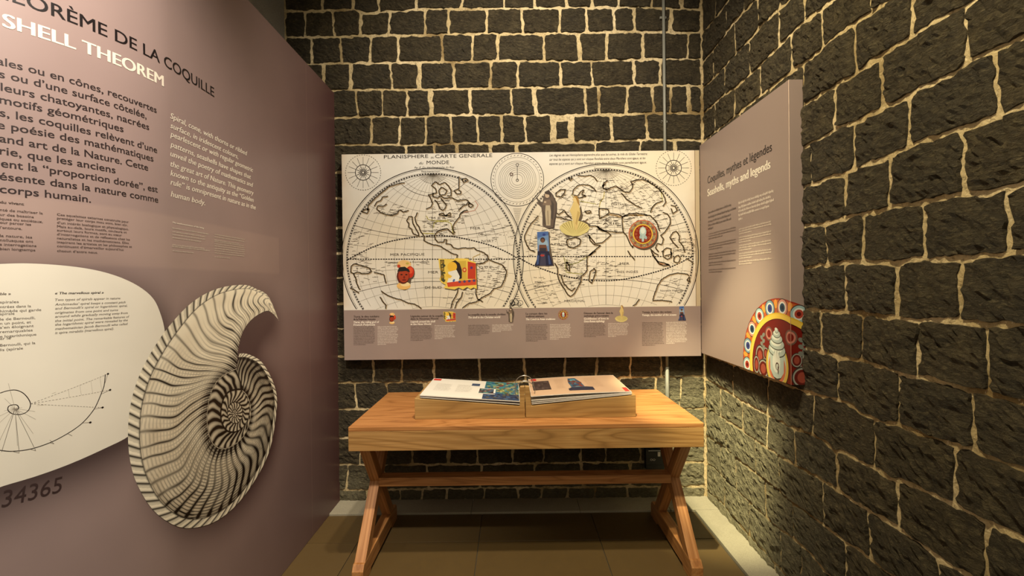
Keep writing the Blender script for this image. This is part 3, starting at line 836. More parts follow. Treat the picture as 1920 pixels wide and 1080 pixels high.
# ================================================================== the world map board on the back wall
P0 = toM(640, 292); P1 = toM(1309, 279); P2 = toM(1318, 667); P3 = toM(646, 676)
mx0 = (P0[0]+P3[0])/2; mx1 = XP-.002; mz1 = (P0[1]+P1[1])/2; mz0 = (P2[1]+P3[1])/2
mapb = thing('map_board', 'wide board with an old double hemisphere world map above a mauve caption strip', 'display board', ((mx0+mx1)/2, YM+.04, mz0))
box('backing_board', (mx0, mx1, YM, YM+.046, mz0, mz1), BOARD, mapb, .001)
for bx in (mx0+.05, mx0+.9, mx1-.12): box('batten', (bx, bx+.05, YM+.0462, YW-.006, mz0+.05, mz1-.05), BOARD, mapb, 0)
zs = toM(960, 578)[1]
ik = Ink(SM, toM); xm1 = toM(1304, 450)[0]
nn = 60
PA, PB = np.array(S(226, 222, 210)[:3]), np.array(S(232, 220, 194)[:3])
V, Fc, Cc = [], [], []
for j in range(31):
    for i in range(nn+1):
        a, b = i/nn, j/30
        x = mx0+.001+(xm1-mx0-.001)*a; z = zs+(mz1-.001-zs)*b
        t = .5+.8*nz(x*2.5, z*2.5, 4)+.25*(a-.4); t = min(1, max(0, t))  # random paper tone, plus the lighting's cool-to-warm drift painted left to right
        ed_ = max(0, 1-min(a, 1-a)/.03)*.5+max(0, 1-(1-b)/.05)*.12; ed_ = min(1, max(0, ed_*(.6+.9*nz(x*9, z*9, 1))))
        c = (PA*(1-t)+PB*t)*(1-ed_)+np.array(S(190, 150, 98)[:3])*ed_
        V.append(SM(x, z, .0004)); Cc.append(tuple(c)+(1,))
for j in range(30):
    for i in range(nn): q = j*(nn+1)+i; Fc.append((q, q+1, q+nn+2, q+nn+1))
o = mesh_obj('map_sheet', V, Fc, PRINT, mapb, smooth=True, colors=Cc); o['label'] = 'aged cream map paper'

ik = Ink(SM, toM); ik.h = .0010
PX = 3.0/F_PX
def clipln(pts, ymax=577.5):
    out = []; cur = []
    for p in pts:
        yl = ymax+ (960-p[0])*.013
        if p[1] < yl: cur.append(p)
        else:
            if len(cur) > 1: out.append(cur)
            cur = []
    if len(cur) > 1: out.append(cur)
    return out
def L(pts, w_, col=INK, dash=None):
    for c in clipln(pts): ik.line(c, w_*PX, col, dash=dash)
def circ(cx, cy, r, n=120, a0=0, a1=2*math.pi): return [(cx+r*math.cos(a0+(a1-a0)*i/n), cy+r*math.sin(a0+(a1-a0)*i/n)) for i in range(n+1)]
GR = S(128, 118, 100)
for cx, cy, r in ((811, 486, 160), (1136, 481, 163)):
    A0 = math.pi*.5+.9; A1 = A0+2*math.pi-1.8
    L(circ(cx, cy, r+10.5, 160, .62-2*math.pi+math.pi*0, 2*math.pi-math.pi-.62+math.pi*0) if False else circ(cx, cy, r+10.5, 200, -math.pi-.72, .72), 1.5)
    L(circ(cx, cy, r+8, 200, -math.pi-.72, .72), .5)
    for kk in range(60):
        pass
    L(circ(cx, cy, r, 300, -math.pi-.72, .72), 2.1, INK, dash=(3.2*PX, 1.9*PX))
    L(circ(cx, cy, r-1.7, 200, -math.pi-.72, .72), .4); L(circ(cx, cy, r+1.7, 200, -math.pi-.72, .72), .4)
    # globular graticule
    def merid(t):                          # t -1..1
        if abs(t) < .01: return [(cx, cy-r+2*r*i/40) for i in range(41)]
        xe = r*t; R_ = (r*r+xe*xe)/(2*abs(xe)); c0 = xe-math.copysign(R_, xe); an = math.asin(min(1, r/R_))
        if abs(xe) > r*.999: an = math.pi/2
        return [(cx+c0+math.copysign(R_, xe)*math.cos(an*(i/20-1)), cy+R_*math.sin(an*(i/20-1))) for i in range(41)]
    def paral(t):
        if abs(t) < .01: return [(cx-r+2*r*i/40, cy) for i in range(41)]
        a = t*math.pi/2; ex, ey = r*math.cos(a), -r*math.sin(a); yc = -r*t
        # circle through (±ex, ey) and (0,yc)
        d = ey-yc; 
        if abs(d) < .1: return [(cx-ex+2*ex*i/40, cy+ey) for i in range(41)]
        R_ = (ex*ex+d*d)/(2*d); c0 = yc+R_; an = math.asin(min(1, ex/abs(R_)))
        return [(cx+abs(R_)*math.sin(an*(i/20-1)), cy+c0-math.copysign(abs(R_)*math.cos(an*(i/20-1)), R_)) for i in range(41)]
    for i in range(-8, 9): L(merid(i/9), .42, GR)
    for i in range(-8, 9):
        if i: L(paral(i/9), .42, GR)
    for t_ in (.26, .737, -.26): L(paral(t_), .85, S(80, 70, 58))
    L(paral(0), 1.9, INK, dash=(3.2*PX, 1.6*PX)); L(merid(0), .7, S(90, 80, 66))
    for j in range(30):                     # polar fan
        a = math.pi*(.04+.92*j/29); L([(cx+3*math.cos(a), cy-r+3*math.sin(a)), (cx+24*math.cos(a), cy-r+20*math.sin(a))], .35, GR)
L(catmull([(652, 487), (665, 480), (700, 463), (739, 451), (795, 443), (844, 443), (902, 455), (940, 468), (970, 484)], 10), 2.3, INK, dash=(3.4*PX, 1.3*PX))
L(catmull([(974, 484), (1001, 498), (1049, 515), (1102, 525), (1159, 525), (1214, 514), (1259, 500), (1298, 481)], 10), 2.3, INK, dash=(3.4*PX, 1.3*PX))
# planet circle
for r_, w_ in ((49.5, 1.1), (42, .4), (35, .5), (32, .45), (28.5, .45), (25, .45), (22, .45), (18.5, .45), (14.5, .45), (10.5, .45)):
    L(circ(970, 337, r_, 90), w_)
for j in range(44):
    a = 2*math.pi*j/44; L([(970+44.5*math.cos(a), 337+44.5*math.sin(a)), (970+46.5*math.cos(a+.05), 337+46.5*math.sin(a+.05))], .9, INK)
L([(970, 311), (970, 337)], .9); L(circ(970, 309, 2.6, 14), .9); L(circ(970, 338, 2.2, 14), 1.2); L(circ(959, 327, 2.6, 14), 1.6, S(90, 60, 45))
for j in range(13):
    y = 391+j*2.7; hw = 9.5-j*.62; L([(970-hw+1.5, y), (970+hw-1.5, y)], .6, S(110, 100, 84))
for cx, cy in ((681, 323.5), (1263, 315)):
    L(circ(cx, cy, 14.5, 50), 1.3); L(circ(cx, cy, 33, 70), .9, INK, dash=(2.4*PX, 2.2*PX)); L(circ(cx, cy, 6, 24), .8)
    for j in range(16):
        a = math.pi*j/8; r1 = 14.5; r2 = 29
        L([(cx+r1*math.cos(a), cy+r1*math.sin(a)), (cx+r2*math.cos(a), cy+r2*math.sin(a))], .7)
        a2 = a+.09
        L([(cx+2*math.cos(a), cy+2*math.sin(a)), (cx+(13 if j % 2 else 10)*math.cos(a), cy+(13 if j % 2 else 10)*math.sin(a))], 1.0)
for p in ((970, 560), ):
    for j in range(7):
        L([(970+random.uniform(-10, 10)*(j/7+.2), 552+j*4) for _ in range(9)], .9)
        L(circ(970+random.uniform(-12, 12), 572-j, 3+j*.4, 12), .8)
ik.build('map_rings', mapb, 'hemisphere rings, graticule and compass roses')
ik = Ink(SM, toM); ik.h = .0013
def cc(ox, oy, s): return lambda pts: [(ox+x/s, oy+y/s) for x, y in pts]
C1, C2, C3, C4 = cc(630, 270, 5.143), cc(970, 270, 5.143), cc(630, 470, 4.909), cc(970, 470, 4.909)
coast = [
 C1([(660, 372), (590, 385), (510, 410), (450, 460), (390, 510), (340, 560), (310, 590), (300, 640)]), C1([(500, 503), (450, 510), (430, 545), (390, 560), (370, 600)]),
 C1([(490, 575), (460, 600), (400, 595), (395, 630), (430, 660), (480, 680), (540, 690), (590, 670), (610, 635), (650, 655), (700, 640)]), C1([(245, 650), (290, 625), (320, 625), (300, 670), (245, 650)]),
 C1([(735, 700), (700, 700), (680, 740), (700, 760), (700, 800), (730, 820), (740, 860), (800, 890), (790, 850), (760, 800), (740, 760), (735, 700)]),
 C1([(785, 660), (760, 710), (770, 760), (800, 800), (820, 850), (850, 890), (850, 930), (880, 950), (940, 970), (1000, 980), (1060, 1020), (1110, 1050), (1170, 1070)]),
 C1([(950, 880), (970, 850), (1010, 830), (1070, 815), (1100, 840), (1130, 870), (1140, 850), (1125, 820), (1130, 780), (1160, 740), (1190, 700), (1200, 670), (1240, 640), (1270, 640)]),
 C1([(950, 880), (955, 920), (980, 945), (1040, 945), (1045, 920), (1065, 920), (1060, 960), (1110, 970), (1130, 1000), (1180, 1010), (1230, 1000), (1290, 1005), (1330, 1000), (1350, 1020), (1420, 1045), (1460, 1075)]),
 C1([(870, 628), (910, 610), (930, 570), (910, 520), (890, 490), (930, 480), (940, 510), (980, 520), (1010, 500), (1040, 520), (1120, 520), (1170, 545), (1250, 535), (1275, 550), (1260, 580), (1220, 600), (1180, 640)]),
 C1([(950, 540), (980, 570), (1000, 620), (1030, 640), (1060, 610), (1060, 580), (1030, 550), (1010, 520)]), C1([(960, 360), (920, 400), (960, 430), (970, 470), (930, 480)]),
 C1([(960, 365), (1000, 390), (1050, 370), (1090, 410), (1110, 450), (1110, 500), (1070, 500)]), C1([(1010, 420), (990, 450), (1000, 490), (1050, 490), (1070, 450), (1030, 420), (1010, 420)]),
 C1([(1185, 310), (1185, 370), (1185, 430), (1140, 450), (1160, 480), (1200, 480), (1205, 460), (1180, 440)]), C1([(1280, 560), (1325, 590), (1300, 610), (1280, 600), (1280, 560)]),
 C1([(990, 680), (1020, 665), (1060, 690), (1100, 660), (1105, 690), (1040, 690), (990, 680)]), C1([(1210, 340), (1250, 330), (1270, 350), (1230, 370), (1210, 340)]),
 C3([(1117, 39), (1110, 90), (1100, 200), (1110, 300), (1120, 370), (1100, 420), (1070, 470), (1055, 540)]), C3([(1165, 375), (1150, 430), (1110, 480), (1090, 540)]),
 C3([(1394, 44), (1400, 80), (1450, 100), (1530, 130), (1570, 190), (1560, 240), (1520, 330), (1450, 350), (1420, 390), (1380, 410), (1330, 440), (1290, 470), (1220, 485), (1170, 520), (1160, 540)]),
 C3([(1400, 85), (1350, 115), (1290, 120), (1200, 90)]), C3([(1285, 200), (1290, 300), (1285, 400), (1300, 440), (1350, 470)]),
 C3([(415, 370), (470, 410), (550, 440), (600, 450), (660, 480), (720, 490), (770, 520), (795, 545)]), C3([(405, 425), (430, 470), (460, 500), (455, 545)]),
 C3([(170, 120), (140, 140), (135, 200), (160, 210), (200, 195), (240, 210), (300, 210), (325, 190), (310, 160), (250, 140), (170, 120)]),
 C3([(160, 210), (180, 250), (190, 300), (220, 360)]), C3([(350, 200), (400, 210), (440, 220), (450, 260), (460, 300)]), C3([(130, 340), (170, 360), (210, 390)]),
 C2([(580, 300), (640, 310), (700, 300), (740, 320), (770, 360)]),
 C2([(850, 380), (820, 400), (830, 430), (860, 440), (900, 420), (950, 405), (1000, 440), (1040, 465), (1080, 465), (1105, 430), (1110, 390), (1090, 360), (1140, 350), (1200, 340), (1260, 360), (1320, 400), (1370, 440), (1400, 480), (1420, 520), (1430, 560), (1400, 600)]),
 C2([(530, 490), (540, 440), (580, 400), (640, 390), (700, 400), (740, 430), (760, 460)]), C2([(540, 490), (580, 500), (610, 460), (640, 440), (620, 490), (660, 500), (600, 520), (560, 510)]),
 C2([(370, 470), (420, 440), (460, 440), (450, 480), (420, 510), (370, 500), (370, 470)]), C2([(360, 520), (350, 560), (360, 600), (370, 660), (400, 680), (450, 640), (480, 680), (520, 720)]),
 C2([(360, 700), (450, 720), (520, 740), (560, 760), (640, 760), (680, 720)]), C2([(200, 690), (170, 730), (130, 770), (100, 820), (70, 880), (70, 920), (90, 970), (120, 1020), (170, 1040)]),
 C2([(690, 880), (700, 930), (740, 970), (800, 980), (690, 1070)]), C2([(680, 870), (750, 960), (820, 950), (900, 880), (870, 850), (800, 830), (760, 790), (690, 790)]),
 C2([(770, 790), (820, 830), (880, 840), (950, 850), (1020, 850), (1050, 880), (1080, 950), (1110, 1000), (1125, 960)]), C2([(785, 620), (870, 630), (885, 660), (850, 690), (790, 715), (785, 620)]),
 C2([(890, 665), (980, 680), (1010, 700), (1060, 680), (1150, 665), (1220, 680), (1280, 690), (1320, 730), (1350, 770), (1370, 840)]), C2([(1280, 660), (1300, 610), (1340, 570), (1400, 550)]),
 C2([(1400, 660), (1440, 670), (1470, 710), (1475, 760), (1450, 810), (1420, 850), (1380, 880), (1410, 920), (1390, 970), (1350, 960), (1330, 1000), (1360, 1040)]),
 C2([(1480, 590), (1520, 600), (1540, 640), (1500, 670), (1480, 620)]), C2([(1500, 850), (1530, 840), (1560, 880), (1560, 940), (1600, 990), (1610, 1040)]), C2([(1500, 850), (1470, 900), (1500, 950), (1550, 1000)]),
 C2([(1280, 1010), (1320, 1050), (1360, 1070)]), C2([(1390, 1040), (1440, 1000), (1480, 1010), (1480, 1060), (1420, 1080)]), C2([(650, 650), (700, 640), (710, 660), (670, 670), (650, 650)]),
 C2([(870, 350), (830, 380), (820, 410)]), C2([(490, 325), (530, 330), (510, 350), (490, 325)]), C2([(480, 920), (560, 900), (610, 920), (600, 970), (540, 1000), (490, 990), (470, 940), (480, 920)]),
 C2([(1010, 700), (1010, 760), (1020, 850)]), C2([(1000, 470), (1050, 530), (1120, 580), (1200, 620)]),
 C4([(340, 110), (370, 160), (370, 230), (390, 290), (430, 350), (460, 400), (490, 420), (520, 400), (560, 330), (580, 290), (590, 230), (620, 210), (640, 180), (640, 120), (640, 60), (680, 30), (720, 0)]),
 C4([(400, 220), (420, 290), (470, 350), (500, 370), (530, 340)]), C4([(710, 165), (670, 190), (660, 230), (660, 280), (685, 300), (700, 260), (720, 190), (710, 165)]), C4([(450, 100), (450, 160), (480, 190), (480, 140), (450, 100)]),
 C4([(1015, 0), (1040, 40), (1080, 85)]), C4([(1420, 470), (1370, 460), (1310, 455), (1245, 460), (1260, 400), (1290, 320), (1330, 260), (1400, 220), (1480, 205), (1560, 215), (1580, 230)]),
 C4([(1230, 0), (1260, 60), (1300, 120), (1350, 140), (1400, 130), (1340, 110), (1290, 100), (1240, 40)]), C4([(1340, 0), (1340, 50), (1380, 80), (1420, 60), (1410, 10)]), C4([(1440, 60), (1440, 100), (1480, 110), (1500, 70), (1480, 40), (1440, 60)]),
 C4([(1550, 70), (1590, 90), (1620, 120)]), C4([(1560, 270), (1580, 240), (1590, 290), (1560, 270)]), C4([(1060, 510), (1090, 490), (1120, 445)])]
def rough(pts, amp):
    out = []
    for a, b in zip(pts[:-1], pts[1:]):
        n = max(1, int(math.hypot(b[0]-a[0], b[1]-a[1])/1.6))
        for i in range(n): out.append((a[0]+(b[0]-a[0])*i/n+random.uniform(-amp, amp), a[1]+(b[1]-a[1])*i/n+random.uniform(-amp, amp)))
    out.append(pts[-1]); return out
for c in coast:
    c2 = rough(c, .45); L([(x+.9, y+1.0) for x, y in c2], 3.0, S(170, 150, 118)); L(c2, 1.5, S(46, 34, 24))
for pts, colr_ in ((C1([(870, 690), (890, 730), (950, 740), (1090, 735)]), S(170, 160, 70)), (C1([(940, 810), (945, 760), (980, 745), (1080, 750), (1110, 770), (1130, 860)]), S(178, 170, 70)), (C1([(840, 860), (950, 865)]), S(190, 180, 90)),
        (C2([(840, 460), (830, 520), (800, 560), (790, 610)]), S(180, 165, 70)), (C2([(1280, 660), (1300, 610), (1340, 570), (1400, 550), (1380, 440), (1250, 360)]), S(170, 165, 80)), (C2([(880, 680), (1000, 705), (1060, 690), (1250, 690)]), S(170, 130, 60)),
        (C4([(450, 80), (470, 130), (560, 110), (600, 80), (640, 60)]), S(160, 160, 80)), (C4([(430, 60), (450, 200), (600, 215)]), S(160, 155, 80)), (C2([(520, 490), (560, 540), (650, 560), (760, 580)]), S(165, 160, 90)),
        (C4([(1230, 0), (1260, 60), (1300, 120), (1400, 130)]), S(160, 95, 50)), (C1([(1200, 670), (1340, 640), (1370, 590), (1340, 545)]), S(200, 150, 130)), (C4([(1560, 270), (1590, 290)]), S(170, 60, 40)), (C3([(1330, 30), (1260, 60), (1270, 110), (1320, 150)]), S(175, 150, 70))):
    L(rough(pts, .3), 1.3, colr_)
# tiny engraved place names: short wavering strokes
def scrib(x0, y0, x1, y1, n, lm=9):
    for _ in range(int(n*1.5)):
        x = random.uniform(x0, x1); y = random.uniform(y0, y1); l = random.uniform(2.5, lm); a = random.uniform(-.25, .12)
        k_ = int(l/.8); L([(x+.8*i, y+a*.8*i*.4+random.uniform(-.55, .55)) for i in range(k_+2)], .6, S(84, 72, 56))
for r_ in ((790, 405, 850, 445, 60), (800, 370, 880, 405, 35), (850, 395, 880, 420, 10), (860, 478, 945, 530, 75), (870, 530, 925, 560, 26), (1042, 350, 1240, 420, 190), (1000, 405, 1120, 450, 70), (1020, 440, 1100, 500, 90), (1050, 490, 1095, 540, 40), (1115, 400, 1180, 435, 60), (1180, 400, 1260, 430, 45),
            (1100, 335, 1210, 360, 35), (985, 440, 1005, 480, 20), (1255, 445, 1300, 480, 40), (1110, 490, 1160, 520, 28), (1230, 520, 1280, 560, 18), (700, 383, 760, 405, 20), (655, 470, 690, 500, 20), (655, 430, 700, 465, 18), (660, 500, 720, 530, 18), (720, 488, 800, 500, 14), (900, 420, 960, 450, 14), (830, 555, 860, 575, 6), (1000, 520, 1050, 570, 24)):
    scrib(*r_)
for x, y in [(random.uniform(1255, 1298), random.uniform(450, 512)) for _ in range(40)]+[(random.uniform(1100, 1150), random.uniform(484, 505)) for _ in range(22)]+[(random.uniform(920, 968), random.uniform(435, 460)) for _ in range(12)]: ik.ell(x, y, .7, .6, S(70, 52, 36), 6, h=.0014)
ik.build('map_coastlines', mapb, 'dark hand-drawn coastlines')
ik = Ink(SM, toM); ik.h = .0015
ik.text('PLANISPHERE', 720, 803, 297.5, 9.2*PX, INK, at='start', slope=.006); ik.text('ou', 808, 814, 297, 6*PX, INK, ital=.3); ik.text('CARTE GENERALE', 816, 923, 296.3, 9.2*PX, INK, at='start', slope=.006)
ik.text('du', 786, 794, 308, 6*PX, INK, ital=.3); ik.text('MONDE', 800, 842, 307.5, 9.5*PX, INK)
ik.text('Par P. Du Val Geographe du Roy', 777, 852, 315.3, 4.6*PX, INK, ital=.3)
for i, (t, x1) in enumerate([('Les degrez de cet Hemisphere apprendre plus que les autres, la role du Globe Terrestre;', 1214), ('car tous les espaces qui y sont sur chaque Parallele entre deux Meridiens sont égaux, et les', 1210), ('espaces qui y sont sur chaque Meridien entre deux Paralleles sont pareillement égaux.', 1212)]):
    ik.text(t, 1030, x1, 291+i*8.0, 5.6*PX, S(60, 50, 40), ital=.35, slope=.003)
for t, x0, x1, y, e in [('MER PACIFIQUE', 732, 796, 479, 6.5), ('MER', 803, 822, 512.5, 6.5), ('DE SUD', 797, 828, 541, 6.5), ('MER', 882, 901, 430, 6.5), ('DE', 897, 905, 441, 6), ('NORT', 903, 926, 454, 6.5), ('M E R', 809, 836, 411, 6.5), ('MER', 1162, 1180, 496.5, 6.5), ('DES INDES', 1157, 1196, 511.5, 6),
        ('MERIDIONAL', 1058, 1097, 566, 6), ('MER', 1003, 1015, 531, 5.5), ('ÆTHIOPIE', 1000, 1030, 538, 4.5), ('Nouvelle Hollande', 1238, 1280, 546, 4.5), ('OCEAN', 1271, 1290, 436, 5), ('ORIENTAL', 1262, 1300, 470, 4.5), ('Q U E', 899, 922, 503, 6), ('TARTARIE', 1145, 1175, 385, 5), ('ASIE', 1130, 1160, 421, 6), ('AFRIQUE', 1030, 1080, 459, 5), ('Equateur ou Ligne Equinoctiale', 724, 805, 492, 3.6)]:
    ik.text(t, x0, x1, y, e*PX, S(72, 60, 46))
ik.text('Septentrion', 790, 825, 322.5, 3.6*PX, INK); ik.text('Septentrion', 1114, 1145, 316.5, 3.6*PX, INK)
ik.build('map_lettering', mapb)['kind'] = 'stuff'

# caption strip
ik = Ink(SM, toM)
ik.add([(mx0+.001, mz0+.001), (mx1-.001, mz0+.001), (mx1-.001, zs), (mx0+.001, zs)], [(0, 1, 2, 3)], tuple(c*1.12 for c in MAUVE)+(1,), .0005)
ik.add([(xm1, zs), (mx1-.001, zs), (mx1-.001, mz1-.001), (xm1, mz1-.001)], [(0, 1, 2, 3)], S(190, 172, 140), .0005)
ik.line([(xm1, zs), (xm1, mz1-.001)], .003, S(110, 82, 56), px=False, h=.0008)
ik.build('caption_strip', mapb, 'plain mauve strip under the map')
ik = Ink(SM, toM); ik.h = .0010
blocks = [(663, 595, ['Tiurai, le dieu tutélaire', 'de la Polynésie française'], ['Tiurai, the ruling god of', 'French Polynesia'], (48, 48), 12, 12, 614),
 (770, 594, ['Légendes autour de la coquille', 'dans le Nouveau Monde'], ['Legends around the shell', 'in the New World'], (61, 46), 10, 9, 612),
 (878, 591, ['La coquille dans le monde chrétien'], ['The shell in the Christian world'], (70, 60), 7, 5, 611),
 (986, 589.5, ['La conque dans les', 'traditions asiatiques'], ['The Conch in Asian traditions'], (40, 55), 11, 10, 610),
 (1095, 588.5, ['Déesses de l’amour dans la', 'mythologie gréco-romaine'], ['Goddesses of love in', 'Greco-Roman mythology'], (54, 46), 9, 9, 608),
 (1204, 586.5, ['Yemaja, la mère des océans'], ['Yemaja, the mother of the oceans'], (55, 64), 15, 14, 606)]
for x, y, fr_, en_, (wf, we), nf, ne, yp in blocks:
    yy = y
    for i, t in enumerate(fr_): ik.text(t, x, x+wf*(1 if i == 0 else .86), yy, 5.0*PX, S(70, 55, 50), bold=.025); yy += 5.0
    yy += .3
    for i, t in enumerate(en_): ik.text(t, x, x+we*(1 if i == 0 else .84), yy, 5.0*PX, S(240, 230, 214), bold=.03, ital=.15); yy += 5.0
    for i in range(nf): ik.bars(x, x+(42 if i < nf-1 else 25)*random.uniform(.9, 1), yp+i*3.0, 1.35*PX, S(96, 80, 74))
    for i in range(ne): ik.bars(x+45, x+45+(40 if i < ne-1 else 18)*random.uniform(.88, 1), yp-.5+i*3.0, 1.35*PX, S(214, 200, 186))
ik.build('caption_lettering', mapb)['kind'] = 'stuff'

# cut-out figures printed over the map, with small repeats in the captions
def figure(ik, kind, cx, cy, k, sh=True):
    P = lambda pts, col: ik.poly([(cx+x*k, cy+y*k) for x, y in pts], col)
    E = lambda x, y, rx, ry, col, n=22, rot=0: ik.ell(cx+x*k, cy+y*k, rx*k, ry*k, col, n, rot)
    SH = S(92, 78, 62)  # cast shadow of each figure, painted as an offset dark shape
    if kind == 'head':
        if sh: E(2, 2.5, 13, 27, SH); E(13, -3, 8, 12, SH)
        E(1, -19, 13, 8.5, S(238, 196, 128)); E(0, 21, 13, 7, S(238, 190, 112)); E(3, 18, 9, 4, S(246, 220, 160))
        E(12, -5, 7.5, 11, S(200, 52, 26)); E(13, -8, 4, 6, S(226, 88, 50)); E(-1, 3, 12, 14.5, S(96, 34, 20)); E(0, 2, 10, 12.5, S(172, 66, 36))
        P([(-12, -6), (-8, -14), (2, -15), (10, -10), (12, -4), (4, -7), (-4, -6)], S(36, 34, 30)); E(-4, 0, 2.2, 1.2, S(40, 20, 16)); E(5, 0, 2.2, 1.2, S(40, 20, 16)); E(1, 5, 1.8, 2.6, S(120, 40, 24)); E(1, 10, 4, 1.3, S(110, 24, 20))
        E(-9, -16, 3, 3, S(196, 70, 40)); E(7, -21, 3, 2, S(200, 178, 80))
    elif kind == 'codex':
        pts = [(-36, -29), (-6, -28), (-4, -30), (20, -29), (22, -26), (34, -22), (36, 28), (30, 25), (24, 28), (18, 24), (10, 29), (2, 25), (-6, 29), (-26, 26), (-22, 20), (-30, 16), (-34, 10), (-30, 0), (-34, -12)]
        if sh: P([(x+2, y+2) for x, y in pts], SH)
        P(pts, S(240, 208, 92)); P([(-33, -27), (-25, -27), (-25, 16), (-31, 12)], S(96, 84, 42))
        for j in range(6): E(-29+(j % 2)*3, -23+j*7, 3.2, 2.6, S(70, 74, 50) if j % 2 else S(150, 120, 50))
        P([(0, -24), (16, -25), (18, 10), (4, 14)], S(214, 180, 70)); P([(19, -24), (34, -20), (34, 9), (19, 9)], S(196, 62, 38)); E(26, -12, 2.5, 2.5, S(90, 52, 110)); E(13, -8, 4, 4.4, S(206, 70, 40)); E(13, -8, 2, 2.2, S(238, 200, 110))
        P([(-14, -22), (-4, -26), (4, -20), (8, -8), (8, 8), (2, 10), (0, -4), (-6, -14)], S(44, 30, 26)); E(-10, -14, 9, 9, S(240, 190, 60)); P([(-18, -4), (-2, -8), (4, 4), (2, 14), (-20, 16), (-16, 6)], S(238, 236, 224)); P([(-20, -2), (-10, 4), (-14, 8), (-22, 4)], S(240, 196, 70)); E(-7, 12, 2, 3, S(70, 110, 170), rot=.5)
        P([(-20, 16), (35, 9), (35, 20), (-18, 24)], S(210, 78, 46))
        for j in range(4): E(4+j*9, 14.5-j*.8, 2.6, 2.4, S(84, 70, 110)); 
        for j in range(8): E(-30+j*1.2, -20+j*5, 1.1, 1.1, S(220, 190, 80))
    elif kind == 'saint':
        pts = [(-2, -34), (5, -35), (9, -30), (12, -24), (17, -14), (17, 2), (14, 18), (12, 33), (2, 35), (-8, 30), (-8, 12), (-10, -4), (-18, -12), (-15, -16), (-8, -14), (-6, -24)]
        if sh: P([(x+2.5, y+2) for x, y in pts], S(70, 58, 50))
        P(pts, S(98, 84, 72)); P([(-2, -8), (6, -9), (8, 4), (7, 30), (-1, 30), (-3, 8)], S(188, 172, 142)); E(1, -27, 4.2, 5.2, S(196, 172, 142)); P([(-4, -33), (4, -37), (9, -29), (7, -22), (4, -28), (-2, -29)], S(70, 58, 50))
        P([(-4, -18), (6, -19), (10, -8), (-8, -8)], S(126, 106, 88)); P([(-20, -22), (-18, -23), (-10, -10), (-12, -8)], S(86, 74, 62)); P([(9, -18), (14, -10), (12, 20), (8, 16)], S(74, 64, 56)); P([(-7, 2), (-3, 6), (-2, 30), (-6, 26)], S(82, 70, 60)); E(-3, -14, 2.4, 1.6, S(196, 172, 142)); P([(1, 2), (3, 2), (4, 28), (2, 28)], S(150, 134, 108))
    elif kind == 'scallop':
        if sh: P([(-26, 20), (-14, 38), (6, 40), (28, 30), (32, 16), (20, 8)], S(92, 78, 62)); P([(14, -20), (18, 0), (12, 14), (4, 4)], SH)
        n = 13; pts = []
        for j in range(n+1):
            a = math.pi*1.03+math.pi*.94*j/n
            r_ = 28+(1.2 if j % 2 else 0); pts.append((2+r_*math.cos(a), 24+16*math.sin(a)*.95))
        P(pts+[(26, 30), (12, 37), (0, 38), (-14, 35), (-22, 30)], S(214, 200, 132))
        for j in range(1, n, 1):
            a = math.pi*1.03+math.pi*.94*(j+.5)/n
            ik.poly([(cx+k*(2+5*math.cos(a)), cy+k*(34)), (cx+k*(2+26*math.cos(a-.045)), cy+k*(24+15*math.sin(a-.045))), (cx+k*(2+26*math.cos(a+.045)), cy+k*(24+15*math.sin(a+.045)))], S(168, 150, 86))
        # a plain standing figure
        P([(0, -26), (8, -28), (12, -14), (13, -4), (9, 10), (8, 24), (3, 27), (0, 12), (-4, -4), (-7, -10), (-3, -18)], S(212, 188, 122)); E(3, -31, 4, 5, S(218, 192, 130)); P([(-1, -36), (6, -38), (10, -31), (12, -18), (8, -24), (4, -34)], S(164, 124, 60)); P([(8, -10), (12, -6), (6, 18), (4, 14)], S(184, 158, 96))
    elif kind == 'disc':
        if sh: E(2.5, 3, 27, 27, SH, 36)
        E(0, 0, 26.5, 26.5, S(196, 72, 40), 40); E(0, 0, 25.2, 25.2, S(180, 150, 96), 40)
        for j in range(22):
            a = 2*math.pi*j/22; x, y = 21.8*math.cos(a), 21.8*math.sin(a); E(x, y, 2.9, 2.9, S(92, 104, 92), 10); E(x, y, 1.9, 1.9, S(206, 180, 130) if j % 2 else S(190, 84, 52), 8); E(x, y, .9, .9, S(40, 40, 50), 6)
        E(0, 0, 18.6, 18.6, S(228, 184, 66), 36); E(0, 0, 16.6, 16.6, S(132, 38, 20), 36)
        for j in range(12):
            a = 2*math.pi*j/12; E(12.8*math.cos(a), 12.8*math.sin(a), 2.2, 2.2, S(176, 100, 62), 8); E(12.8*math.cos(a), 12.8*math.sin(a), 1.1, 1.1, S(110, 24, 16), 8)
        P([(-4, -12), (0, -14), (4, -12), (6.5, -6), (6, 0), (3, 4), (2, 14), (-2, 14), (-3, 4), (-6, 0), (-6.5, -6)], S(176, 196, 190)); E(0, -6, 4.2, 5.5, S(214, 222, 210)); E(-4, 5, 2.5, 4, S(160, 180, 176), rot=.4); E(5, 6, 2.5, 4, S(160, 180, 176), rot=-.4)
    elif kind == 'sea':
        pts = [(-13, -32), (8, -33), (9, -12), (11, 2), (15, 22), (17, 30), (-18, 31), (-14, 10), (-12, -8)]
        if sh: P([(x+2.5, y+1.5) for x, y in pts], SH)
        P([(-13, -32), (8, -33), (10, 4), (-12, 4)], S(110, 142, 184)); P([(-13, -32), (8, -33), (8, -26), (-2, -24), (-12, -20)], S(74, 106, 164)); E(0, -27, 3, 2.5, S(46, 64, 130)); P([(-12, -16), (-4, -20), (6, -16), (8, -6), (-10, -6)], S(150, 176, 196))
